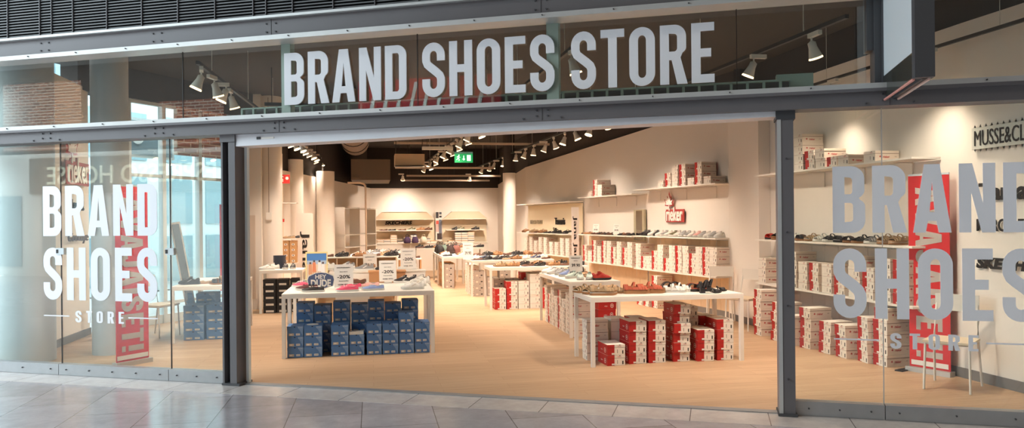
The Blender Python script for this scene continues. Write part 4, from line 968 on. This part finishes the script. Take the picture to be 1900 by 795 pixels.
for i, (k, c, x, y, a) in enumerate((('sneaker', 'black', -2.50, 11.1, 190), ('slide', 'blacksan', -2.08, 11.0, 200), ('slide', 'blacksan', -1.98, 11.35, 200), ('slide', 'tan', -2.10, 11.6, 200), ('flat', 'beige', -2.3, 11.2, 190), ('slide', 'blacksan', -1.98, 11.85, 200))):
    shoe(k, C[c], x, y, TZ, a, '%s %s, %s %s' % (CN[c], KN[k], ORD[i], w))

# ---- price cards
def card(x, y, z, rz, lines, label, wd=.21, ht=.26):
    e = empty('price_card', TR(x, y, z+.001, rz) @ Matrix.Translation((0, 0, .004)) @ Matrix.Rotation(R(-9), 4, 'X'), label, 'price card')
    MB().box(-wd/2, wd/2, .0, .006, .02, .02+ht, PAPER).build('panel', e)
    MB().box(-.05, .05, -.02, .03, 0, .02, WHITE).build('foot', e)
    b = MB()
    for (t, hh, zz, wid) in lines: put_text(b, t, hh*ht, INK, Matrix.Translation((0, -.0015, .02+zz*ht)), width=wid*wd, bold=.02, depth=.001)
    b.build('lettering', e)
    return e
SALE = [('KESÄKENGÄT', .05, .86, .72), ('SALE HINTA', .035, .68, .42), ('-20%', .15, .46, .68), ('kassalla', .035, .28, .5), ('NORM. HINTA', .055, .12, .6)]
PRICE = [('KESÄKENGÄT', .06, .84, .7), ('HINTA', .04, .66, .3), ('39.90', .19, .38, .62)]
for px, h0, y, t, ls in ((637, .0, 9.72, 'on the front left table, behind the pink moccasins', SALE), (719, .0, 10.5, 'on the second left table, beside the orange riser', SALE), (757, .141, 11.05, 'on the third left table, above black trainers', SALE), (686, 0, 12.6, 'small, above the cubby display', PRICE)):
    u = (px-950)/FOC; x = y*(u*cY+sY)/(cY-u*sY)
    card(x, y, TZ+h0, R(4), ls, 'white sale price card '+t, .235 if h0 == 0 and y < 12 else .22, .29)
card(3.0, 10.95, TZ+.05, R(-6), PRICE, 'white price card reading 39.90 on the trainer table', .2, .24)
u = (904-950)/FOC; x = 13.5*(u*cY+sY)/(cY-u*sY); card(x-.05, 15.9, TZ, 0, PRICE, 'white price card on the grey box table', .22, .36)
for i, (t, M) in enumerate(((.75, FAR1), (1.9, FAR1))):
    p = M @ Vector((.05+.1*i, t, 1.291)); card(p.x, p.y, p.z, R(-50), PRICE, 'small price card among brown shoes on wall shelf, %s' % ('nearer', 'farther')[i], .15, .2)

# ---- HEY DUDE sign board on the table
e = empty('brand_board', TR(-.64, 9.76, TZ+.001, R(2)) @ Matrix.Scale(.98, 4), 'blue six-sided sign reading HEY DUDE on the front left table', 'sign')
poly = [(-.155, .04), (-.175, .125), (-.16, .175), (-.07, .215), (0, .225), (.07, .215), (.16, .175), (.175, .125), (.155, .04), (0, 0)]
def plate(mb, poly, y0, y1, m, s=1.0, cz=.11):
    pp = [(x*s, (z-cz)*s+cz) for x, z in poly]; n = len(pp)
    mb.add([(x, y0, z) for x, z in pp]+[(x, y1, z) for x, z in pp], [tuple(range(n))[::-1], tuple(range(n, 2*n))]+[(i, (i+1) % n, n+(i+1) % n, n+i) for i in range(n)], m)
b = MB(); plate(b, poly, 0, .02, PAPER); b.build('edge', e)
b = MB(); plate(b, poly, -.003, 0, mat('slate_blue_sign', (76, 90, 124), .6), .93); b.build('panel', e)
b = MB(); put_text(b, 'HEY', .055, PAPER, Matrix.Translation((0, -.005, .165)), width=.14, bold=.03, depth=.003); put_text(b, 'DUDE', .095, PAPER, Matrix.Translation((0, -.005, .082)), width=.25, bold=.04, depth=.003); b.build('lettering', e)

# ---- framed beach picture
e = empty('framed_picture', TR(-.77, 10.9, TZ+.001, R(4)) @ Matrix.Scale(.86, 4), 'yellow framed beach photograph standing on the third left table', 'picture')
b = MB(); FY = mat('pale_yellow_frame', (236, 218, 160), .6)
for a, c, z0, z1 in ((-.175, -.155, 0, .5), (.155, .175, 0, .5), (-.155, .155, 0, .03), (-.155, .155, .475, .5)): b.box(a, c, 0, .025, z0, z1, FY)
b.build('frame', e)
b = MB(); SKYB = mat('picture_sky', (70, 124, 190), .6); SEAB = mat('picture_haze', (170, 190, 214), .6); SAND = mat('picture_sand', (226, 208, 186), .6); SKIN = mat('picture_skin', (206, 150, 116), .6); SH1 = mat('picture_white', (240, 238, 236), .6); HAIR = mat('picture_hair', (80, 54, 44), .6)
b.box(-.155, .155, .008, .012, .03, .475, SAND); b.box(-.155, .155, .006, .008, .36, .475, SKYB); b.box(-.155, .155, .0065, .008, .30, .36, SEAB)
for (x, zt, m1) in ((-.10, .30, SKIN), (-.04, .33, mat('picture_orange', (214, 132, 96), .6)), (.045, .33, SH1), (.10, .30, SH1)):
    b.prism([(x-.03, -(zt-.16)), (x+.03, -(zt-.16)), (x+.024, -zt), (x-.024, -zt)], 0, .001, m1, Matrix.Translation((0, .005, 0)) @ Matrix.Rotation(R(-90), 4, 'X'))
    b.tube([(x, .004, zt+.018), (x, .0045, zt+.018)], .017, HAIR, 10); b.box(x-.022, x-.006, .004, .006, zt-.27, zt-.15, SKIN); b.box(x+.006, x+.022, .004, .006, zt-.25, zt-.15, SKIN)
b.build('print', e)

# ---- middle displays, back furniture
def cubby(x0, y0, z, n, cw, ch, label, m=PANELW, dep=.3):
    e = empty('cubby_display', TR(x0, y0), label, 'shelf unit')
    b = MB(); b.box(0, n*cw, 0, dep, 0, .04, m); b.box(0, n*cw, dep-.015, dep, .04, z, m); b.box(-.01, n*cw+.01, -.01, dep, z, z+.02, SHELFM); b.box(0, n*cw, 0, dep-.015, z-ch, z-ch+.018, m)
    for k in range(n+1): b.box(k*cw-.009, k*cw+.009, 0, dep-.015, .04, z, m)
    b.build('carcass', e); return e
cubby(-.85, 12.1, .86, 4, .3, .2, 'low pale cubby display behind the left tables')
rows_on(-.72, .25, 12.2, 12.32, 4, 1, LT, 'on the low cubby display', z=.881)
cubby(-.95, 13.4, .98, 4, .34, .22, 'taller pale cubby display behind the low one')
rows_on(-.8, .3, 13.5, 13.62, 5, 1, DK, 'on the taller cubby display', z=1.001)
shoe('sneaker', C['white'], -.30, 11.7, .78, 200, 'large white trainer on stand behind the long riser', sc=1.3)
b = MB(); b.box(-.5, 0, -.1, .15, 0, .779, SHELFM); tag(b.build('plinth', M=TR(-.05, 11.7)), 'white plinth carrying the large white trainer', 'plinth')
table(-.45, .5, 15.0, 15.8, 'pale table behind the tall cubby display', z=.9)
rows_on(-.3, .4, 15.35, 15.8, 5, 2, LT, 'on table behind tall cubby', z=.9)
cubby(-.3, 18.2, .84, 4, .3, .2, 'brown wood cubby unit before the back wall', KRAFT)
for i in range(5): stack('kraft', .95+.0*i, 17.2+i*.31, 3, '%s kraft stack beside the centre aisle' % ORD[i], 'kraft boxes beside the centre aisle', rz=R(90), sc=(1, 1.0, 1.2))
table(-.25, 1.0, 19.3, 20.0, 'long pale table in front of the back wall', z=.8)
for i in range(5): stack('kraft' if i < 2 else 'plain', -.2+i*.24, 19.35, 5, '%s stack under the long table before back wall' % ORD[i], 'boxes under the long back table', sc=(1, 1, 1.1))
rows_on(-.1, .9, 19.5, 19.8, 7, 2, LT, 'on long back table', z=.8)
rows_on(.35, .9, 16.6, 16.9, 4, 1, DK, 'on the mid stand', z=.80)
b = MB(); b.box(0, .8, 0, .4, 0, .02, KRAFT)
for k in range(6): b.box(.02+k*.15, .05+k*.15, .02, .38, .02, .77, KRAFT)
b.box(0, .8, 0, .4, .77, .798, SHELFM); tag(b.build('slatted_stand', M=TR(.25, 16.55)), 'slatted brown stand with shoes beside the centre aisle', 'stand')
rows_on(2.4, 3.8, 17.3, 17.6, 7, 2, DK, 'on far right side table', z=.80); table(2.3, 3.95, 17.1, 17.8, 'pale table beyond the grey box table', z=.80)
rows_on(1.3, 3.0, 21.3, 21.6, 8, 2, DK, 'on the farthest table', z=.85); table(1.2, 3.1, 21.1, 21.8, 'farthest pale table before the back wall', z=.85)
# dark bags / clothes on the far tables
def bag(x, y, z, m, label, s=1.0):
    e = empty('handbag', TR(x, y, z+.001, random.uniform(-.4, .4)) @ Matrix.Scale(s, 4), label, 'bag')
    b = MB(); b.tube([(0, 0, 0), (0, 0, .03), (0, 0, .16), (0, 0, .24)], [.10, .14, .12, .07], m, 14); b.build('body', e)
    b = MB(); b.tube([(-.06, 0, .22), (-.05, 0, .30), (0, 0, .34), (.05, 0, .30), (.06, 0, .22)], .008, m, 6); b.build('handle', e)
cl = [mat('dark_brown_leather', (58, 40, 38), .6), mat('black_leather', (30, 28, 30), .5), mat('purple_fabric', (72, 52, 84), .8), mat('cream_fabric', (222, 214, 196), .8), mat('rose_leather', (150, 96, 86), .6), mat('teal_fabric', (120, 142, 130), .8)]
for i, (x, y, z, k) in enumerate(((1.72, 19.5, TZ, 1), (1.98, 19.45, TZ, 0), (2.15, 19.6, TZ, 4), (1.85, 19.9, TZ, 5), (2.1, 20.1, TZ, 0), (1.75, 20.3, TZ, 1), (1.35, 24.42, .905, 2), (1.62, 24.40, .905, 3), (1.1, 24.42, .905, 2), (2.2, 20.4, TZ, 1))):
    bag(x, y, z, cl[k], '%s bag, %s of the bags on the far tables' % (('dark brown', 'black', 'purple', 'cream', 'rose', 'teal')[k], ORD[i]), .85)
# person with dark hair in a striped top between the back shelves
# ---- back wall units: canopy, panel, shelf
def back_unit(x0, x1, label):
    e = empty('wall_unit', TR(x0, 24.5), label, 'shelf unit'); w = x1-x0
    CR = mat('cream_unit', (246, 232, 206), .6)
    MB().box(0, w, .44, .46, .5, 1.66, CR).build('backboard', e)
    b = MB(); b.add([(.3, .12, 1.92), (w-.3, .12, 1.92), (w, .12, 1.66), (0, .12, 1.66), (.3, .46, 1.92), (w-.3, .46, 1.92), (w, .46, 1.66), (0, .46, 1.66)], [(0, 3, 2, 1), (4, 5, 6, 7), (0, 1, 5, 4), (2, 3, 7, 6), (1, 2, 6, 5), (3, 0, 4, 7)], mat('tan_canopy', (206, 186, 160), .7)); b.build('canopy', e)
    b = MB(); b.box(.28, w-.28, .10, .12, 1.91, 1.935, SHELFM); b.box(0, w, .10, .12, 1.655, 1.672, SHELFM); b.build('canopy_edge', e)
    MB().box(.1, w-.1, .1, .44, 1.29, 1.31, SHELFM).build('shelf', e)
    MB().box(.0, w, .0, .44, .88, .9, SHELFM).build('counter', e)
    MB().box(.0, w, .02, .44, 0, .88, WHITE).build('base', e)
back_unit(.02, 2.02, 'cream wall unit with canopy under the lettering at back left')
back_unit(2.28, 3.75, 'cream wall unit with canopy at back right')
def far_label(t, x, y, z, w_, h_, m, label, rz=0, M=None, bold=.03, depth=.02, slant=0, name='wall_lettering', flipx=False):
    b = MB(); MM = (M if M is not None else Matrix.Identity(4)) @ Matrix.Translation((x, y, z)) @ Matrix.Rotation(rz, 4, 'Z')
    put_text(b, t, h_, m, Matrix.Identity(4), width=w_, bold=bold, depth=depth, slant=slant)
    return tag(b.build(name, M=MM), label, 'sign')
far_label('SKECHERS', .85, 24.92, 1.56, .86, .12, INK, 'black slanted lettering on the back left wall unit', slant=.25, bold=.05)
# stuff: the many small cartons standing under the back wall shelves
b = MB(); rr = random.Random(3)
for x0, x1 in ((.15, 1.95), (2.45, 3.3)):
    x = x0
    while x < x1:
        h = rr.randint(1, 5)
        for k in range(h):
            z = .902+k*.068; b.box(x, x+.2, 24.62, 24.9, z, z+.05, CARTON); b.box(x-.002, x+.202, 24.618, 24.9, z+.05, z+.066, rr.choice((KRAFT, BLKC, KRAFT)))
        x += .215
o = b.build('small_cartons'); o['kind'] = 'stuff'; tag(o, 'rows of small dark lidded cartons under the back wall shelves', 'boxes')
for i, x in enumerate((.35, .62, .95, 1.25, 1.55, 1.8)):
    shoe(('flat', 'flat', 'flat', 'sneaker', 'sneaker', 'sneaker')[i], C[('brown', 'black', 'brown', 'olive', 'tan', 'brown')[i]], x, 24.75, 1.31, 180, '%s shoe from left on the back left wall shelf' % ORD[i])
for i, x in enumerate((2.7, 2.85, 3.35)):
    shoe('sneaker', C[('black', 'olive', 'black')[i]], x, 24.75, 1.31, 180, '%s shoe from left on the back right wall shelf' % ORD[i])
# poster stripe between the units
b = MB(); b.box(2.05, 2.26, 24.86, 24.9, .95, 1.93, PAPER)
for i, (x0, x1, z0, z1, c) in enumerate(((2.06, 2.15, 1.7, 1.9, (60, 60, 66)), (2.17, 2.25, 1.72, 1.78, (50, 54, 60)), (2.17, 2.25, 1.82, 1.9, (90, 96, 104)), (2.07, 2.15, 1.5, 1.62, (206, 84, 74)), (2.16, 2.25, 1.2, 1.65, (110, 116, 134)), (2.06, 2.15, 1.25, 1.48, (226, 190, 186)), (2.1, 2.25, 1.0, 1.2, (60, 48, 50)))):
    b.box(x0, x1, 24.85, 24.86, z0, z1, mat('poster_tone_%d' % i, c, .7))
tag(b.build('poster'), 'narrow colourful poster between the two back wall units', 'poster')

# ---- left wall fittings
b = MB(); b.box(-.16, .16, 0, .02, 0, 1.32, WHITE); 
e = empty('banner_panel', TR(-1.38, 16.2, .45, R(2)), 'tall white panel with vertical black lettering by left columns', 'sign')
MB().box(-.17, .17, 0, .02, 0, 1.35, mat('white_banner', (232, 222, 212), .7)).build('panel', e)
b = MB(); put_text(b, 'Jana', .19, INK, Matrix.Translation((0, -.004, .55)) @ Matrix.Rotation(R(90), 4, 'Y'), width=.85, bold=.015, depth=.004); b.build('lettering', e)
e = empty('fire_sign', TR(-1.74, 15.22, 2.37), 'red fire hose sign on the left wall beside the column', 'sign')
MB().box(0, .17, 0, .01, 0, .17, mat('red_sign', (196, 44, 40), .5)).build('panel', e)
b = MB(); b.tube([(.12, -.001, .10), (.12, -.004, .10)], .03, PAPER, 12); b.box(.02, .05, -.004, 0, .03, .09, PAPER); b.add([(.02, -.003, .12), (.06, -.003, .12), (.04, -.003, .155)], [(0, 1, 2)], PAPER); b.build('pictogram', e)
b = MB(); b.box(0, .05, 0, .03, 0, .06, mat('red_sign', (0, 0, 0))); tag(b.build('fire_call_point', M=TR(-1.73, 15.22, 1.62)), 'small red call point under the fire sign', 'switch')
e = empty('corner_shelf', TR(-1.75, 15.25, 0), 'white shelf unit with small cartons between pier and column', 'shelf unit')
for z in (1.98, 1.28, .8): MB().box(0, .30, 0, .35, z, z+.02, SHELFM).build('board', e)
MB().box(-.01, .01, 0, .35, 0, 2.3, PANELW).build('upright', e)
shoe('flat', C['black'], -1.55, 15.48, 1.30, 190, 'black flat shoe on the small corner shelf'); shoe('flat', C['beige'], -1.62, 15.32, 1.30, 200, 'beige flat shoe on the small corner shelf')
for i in range(2): stack('kraft', -1.73+i*.14, 15.28, 4, '%s stack on the corner shelf' % ORD[i], 'small cartons of the corner shelf', z0=.822, sc=(.66, .8, .9))
e = empty('wall_socket_box', TR(-1.9, 14.74, 1.66), 'white switch box with hanging cable on the left column', 'switch')
MB().box(-.05, .05, -.03, .02, 0, .14, WHITE).build('housing', e); MB().tube([(0, -.005, .14), (0, -.005, 2.3)], .006, mat('grey_cable', (150, 140, 130), .6), 6).build('cable', e)
b = MB(); b.box(0, .12, -.012, 0, .0, 1.55, mat('white_wall_cabinet', (222, 206, 190), .6)); b.box(.008, .112, -.016, -.012, .01, 1.54, mat('cream_cabinet_door', (214, 198, 182), .6)); tag(b.build('wall_cabinet', M=TR(-2.25, 14.62, .2)), 'flush narrow cabinet door in the left pier', 'cabinet')
# left back wall shelf frames
e = empty('shelf_frame', TR(-1.0, 20.6, 0, R(70)), 'cream wall frame with shelves on the left back wall', 'shelf unit')
for x in (0, 1.1, 2.4): MB().box(x, x+.04, -.3, 0, 0, 2.0, SHELFM).build('upright', e)
for z in (1.24, .9, 1.96): MB().box(0, 2.44, -.32, 0, z, z+.025, SHELFM).build('board', e)

# ---- right wall: red logo sign, mirror, Jana banner, letterings
LOGOR = mat('logo_red_edge', (168, 62, 56), .5); LOGOW = mat('logo_white_face', (244, 240, 232), .5)
def rieker_sign(M, wd, label):
    """white rounded letters on a red backing, leaf mark top left"""
    e = empty('logo_sign', M, label, 'sign')
    k = wd/.8
    for nm, m, off, y in (('red_edge', LOGOR, .085, 0), ('white_letters', LOGOW, .02, -.012)):
        b = MB(); put_text(b, 'rieker', .33*k, m, Matrix.Translation((0, y, 0)), width=(.80 if nm == 'red_edge' else .70)*k, bold=off, depth=.012)
        if nm == 'red_edge': b.box(-.385*k, .385*k, y-.004, y+.012, -.19*k, .11*k, m)
        leaf(b, Matrix.Translation((-.22*k, y-.008, .28*k)), (.27 if nm == 'red_edge' else .19)*k, m); b.build(nm, e)
    return e
px = FAR2 @ Vector((.32, 1.68, 1.70)); rieker_sign(TR(px.x-.01, px.y, px.z, SANG-R(90)), .62, 'red and white leaf logo sign on the far right wall')
rieker_sign(TR(-4.02, 11.42, 2.36, R(90)), .85, 'red and white leaf logo sign on the left wall behind glass')
e = empty('wall_mirror', FAR2 @ Matrix.Translation((.33, 2.75, 1.30)), 'narrow standing mirror at the shelf joint on right wall', 'mirror')
MB().box(-.04, 0, 0, .42, -.1, .5, mat('olive_mirror_frame', (176, 168, 140), .5)).build('frame', e); MB().box(-.045, -.04, .08, .32, -.08, .48, MIRROR).build('glass', e)
p = FAR0 @ Vector((.10, -.1, 0))
e = empty('banner_panel', TR(p.x, p.y, .5, R(-12)), 'white panel with vertical black lettering before the right wall', 'sign')
MB().box(-.10, .07, 0, .03, 0, 1.4, mat('white_banner', (0, 0, 0))).build('panel', e)
b = MB(); put_text(b, 'Jana Jana', .10, INK, Matrix.Translation((-.02, -.004, .62)) @ Matrix.Rotation(R(90), 4, 'Y'), width=1.15, bold=.02, depth=.004); b.build('lettering', e)
p = FAR0 @ Vector((.30, 1.28, 1.58)); far_label('Tamaris', p.x, p.y, p.z, .62, .17, INK, 'black script lettering on the cream far right panel', rz=SANG-R(90), bold=.02)
p = FAR0 @ Vector((.30, 2.86, 1.56)); far_label("MARCO TOZZI", p.x, p.y, p.z, .85, .1, mat('faint_grey_ink', (176, 164, 140), .7), 'faint grey lettering on the cream far right panel', rz=SANG-R(90))
# near right wall (facing left): lettering boards
WR = R(-90)
NW = TR(5.80, 0)
def wl(t, y, z, w_, h_, label, slant=0, bold=.02, m=INK): far_label(t, 5.795-.006*(6.4-y), y, z, w_, h_, m, label, rz=R(-90.6), bold=bold, slant=slant, depth=.008)
b = MB(); b.box(0, .012, -.95, .0, 0, .21, mat('clear_sign_board', (214, 214, 204), .5))
for k in range(14): b.add([(-.002, -.03-k*.068, .0), (-.002, -.06-k*.068, .0), (-.002, -.045-k*.068, -.03)], [(0, 1, 2), (2, 1, 0)], mat('grey_triangles', (150, 150, 142), .6)); b.add([(-.002, -.03-k*.068, .21), (-.002, -.06-k*.068, .21), (-.002, -.045-k*.068, .24)], [(0, 1, 2), (2, 1, 0)], mat('grey_triangles', (0, 0, 0)))
e = tag(b.build('letter_board', M=TR(5.775, 6.44, 2.265)), 'pale bunting board reading MUSSE and CLOUD high on right wall', 'sign')
b = MB(); put_text(b, 'MUSSE&CLOUD', .15, INK, Matrix.Translation((-.006, -.47, .105)) @ Matrix.Rotation(R(-90), 4, 'Z'), width=.86, depth=.004); b.build('lettering', e)
wl('Tamaris', 5.98, 1.85, .80, .17, 'black script lettering on the near right wall', bold=.035)
wl('MARCO TOZZI', 5.98, 1.53, .86, .12, 'thin black lettering below the script on near right wall')
wl('SKECHERS', 5.98, 1.165, .86, .11, 'heavy slanted lettering lowest on near right wall', slant=.25, bold=.05)
# other marks on the left wall
def wl2(t, y, z, w_, h_, label, m=INK, bold=.0, slant=0): far_label(t, -4.03, y, z, w_, h_, m, label, rz=R(90), bold=bold, slant=slant, depth=.02)
wl2('Jana', 11.4, 1.86, .5, .2, 'black lettering under the logo on the left wall', bold=.03)
wl2('Goodbye', 11.45, 1.42, .72, .16, 'thin script lettering on the left wall', m=mat('brown_ink', (110, 84, 66), .7), slant=.3)

# ---- red roll-up banners
def rollup(M, label, H_=2.04, wd=.42, flip=False):
    e = empty('roll_up_banner', M, label, 'banner')
    MB().box(-wd/2, wd/2, .0, .008, .05, H_, REDF).build('fabric', e)
    b = MB(); b.box(-wd/2-.02, wd/2+.02, -.05, .05, 0, .05, mat('silver_banner_base', (186, 182, 176), .4, metal=.5)); b.box(-.28, -.2, -.16, .1, 0, .012, BLACK); b.build('base', e)
    MB().box(-.01, .01, .012, .03, .05, H_, STEEL).build('pole', e)
    b = MB(); b.box(-wd/2, wd/2, -.002, .01, H_, H_+.02, STRIP); b.build('top_rail', e)
    word = 'AVAJAISET!'; Lw = H_-.28
    b = MB()
    for ch, vs, fs in word_geo(word, .27, Lw, t=.19, gap=.09, depth=.002, wl=.5):
        b.add([(.0-.135+y, -.003, H_-.12-x) for x, y, z in vs], fs, PAPER)
    b.box(-.19, .19, -.003, -.001, .07, .12, PAPER)
    b.build('lettering', e)
rollup(TR(5.62, 6.85, 0, R(-68)) if False else TR(5.625, 6.85, 0, math.atan2(6.663-7.032, 5.697-5.549)), 'red roll-up banner AVAJAISET behind the right glass')
rollup(TR(-2.71, 9.30, 0, R(50)), 'red roll-up banner AVAJAISET behind the left glass', wd=.40)
# red sticker on the side window, read from outside
e = empty('window_sticker', GM @ Matrix.Translation((2.50, -.075, 1.92-1.5)), 'red window sticker beside the left door column, lettering reversed', 'sticker')
MB().box(-.1, .2, 0, .004, 0, 1.52, mat('red_sticker', (206, 60, 76), .6)).build('film', e)
b = MB()
for ch, vs, fs in word_geo('AVAJAISET', .16, 1.4, t=.2, gap=.12, depth=.002, wl=.5): b.add([(.13-y, -.003, 1.47-x) for x, y, z in vs], [f[::-1] for f in fs], PAPER)
b.build('lettering', e)

# ---- chairs: white tube frame, bent backrest bar, pale seat
def chair(x, y, rz, label, sc=1.0):
    e = empty('cafe_chair', TR(x, y, .002, rz) @ Matrix.Scale(sc, 4), label, 'chair', 'white tube chairs')
    MB().box(-.2, .2, -.2, .2, .44, .46, mat('pale_ply_seat', (224, 206, 178), .5)).build('seat', e)
    for sx in (-1, 1):
        MB().tube([(sx*.19, -.20, 0), (sx*.18, -.18, .44)], .011, WHITE, 8).build('leg', e)
        MB().tube([(sx*.20, .27, 0), (sx*.185, .19, .44), (sx*.18, .22, .62), (sx*.17, .27, .84)], .011, WHITE, 8).build('leg', e)
    MB().box(-.185, .185, .245, .262, .70, .86, WHITE).build('backrest', e)
    b = MB(); b.tube([(-.18, -.18, .435), (.18, -.18, .435), (.185, .19, .435), (-.185, .19, .435), (-.18, -.18, .435)], .01, WHITE, 8); b.build('seat_frame', e)
chair(5.34, 6.22, R(-52), 'white tube chair behind the right glass, before the banner')
chair(5.27, 10.86, R(-30), 'white tube chair at the wall beyond the front right table')
chair(5.32, 10.2, R(-60), 'white tube chair partly behind the right door column')
chair(-3.02, 11.55, R(60), 'white tube chair behind the left glass beside the window table')
# leaning mirror on the left window table
e = empty('leaning_mirror', TR(-2.66, 11.95, .30, R(20)) @ Matrix.Rotation(R(-9), 4, 'Y') @ Matrix.Rotation(R(-4), 4, 'X'), 'tall narrow white framed mirror leaning by the left window table', 'mirror')
MB().box(-.07, .07, 0, .025, 0, 1.35, SHELFM).build('frame', e); MB().box(-.05, .05, -.004, 0, .03, 1.32, MIRROR).build('glass', e)

# ---- keep the 300 boxes that show largest as objects; the rest (far or mostly hidden) become one mass
def keep_largest(limit):
    dg = bpy.context.evaluated_depsgraph_get(); eye = cam.matrix_world.translation.copy(); res = []
    boxes = [o for o in COL.objects if o.name.startswith('shoe_box')]
    for o in boxes:
        xs = [v.co.x for v in o.data.vertices]; ys = [v.co.y for v in o.data.vertices]; W_, L_ = max(xs), max(ys); H_ = .11
        vis = 0; tot = 0
        for fx, fy, fz in ((.2, -.01, .3), (.8, -.01, .3), (.2, -.01, .8), (.8, -.01, .8), (.5, -.01, .5), (.5, .5, 1.05), (-.01, .3, .5), (-.01, .7, .5), (1.01, .3, .5), (1.01, .7, .5), (.5, .15, 1.05)):
            p = o.matrix_world @ Vector((fx*W_, fy*L_, fz*H_)); d = p-eye; D = d.length; d.normalize(); q0 = eye.copy(); tot += 1
            for _ in range(8):
                h, loc, n, i, ob, m = scene.ray_cast(dg, q0, d, distance=D-.012-(q0-eye).length)
                if not h: vis += 1; break
                if ob == o or ob.parent == o: break
                if not ob.name.startswith('window_') or 'frame' in ob.name: break
                q0 = loc+d*.004
        u = cam.matrix_world.inverted() @ (o.matrix_world @ Vector((W_/2, L_/2, H_/2))); inframe = abs(u.x/-u.z) < .70
        res.append((vis/D**2*(1 if inframe else 0), o))
    res.sort(key=lambda t: -t[0]); mass = MB()
    for sc_, o in res[limit:]:
        if sc_ > 0 or True:
            for ob in [o]+list(o.children):
                M = ob.matrix_world; me = ob.data
                k0 = len(mass.v); mass.v += [tuple(M @ v.co) for v in me.vertices]
                for p in me.polygons: mass.f.append([i+k0 for i in p.vertices]); mass.m.append(mass.mi(me.materials[p.material_index])); mass.sm.append(False)
        for ob in list(o.children): bpy.data.objects.remove(ob)
        bpy.data.objects.remove(o)
    if mass.v:
        m_ = mass.build('shoe_boxes'); m_['kind'] = 'stuff'; tag(m_, 'remaining shoeboxes, far off or mostly hidden behind the stacks in front', 'boxes')
bpy.context.view_layer.update()
keep_largest(300)
print('BOXES', NBOX, 'SHOES', NSH)
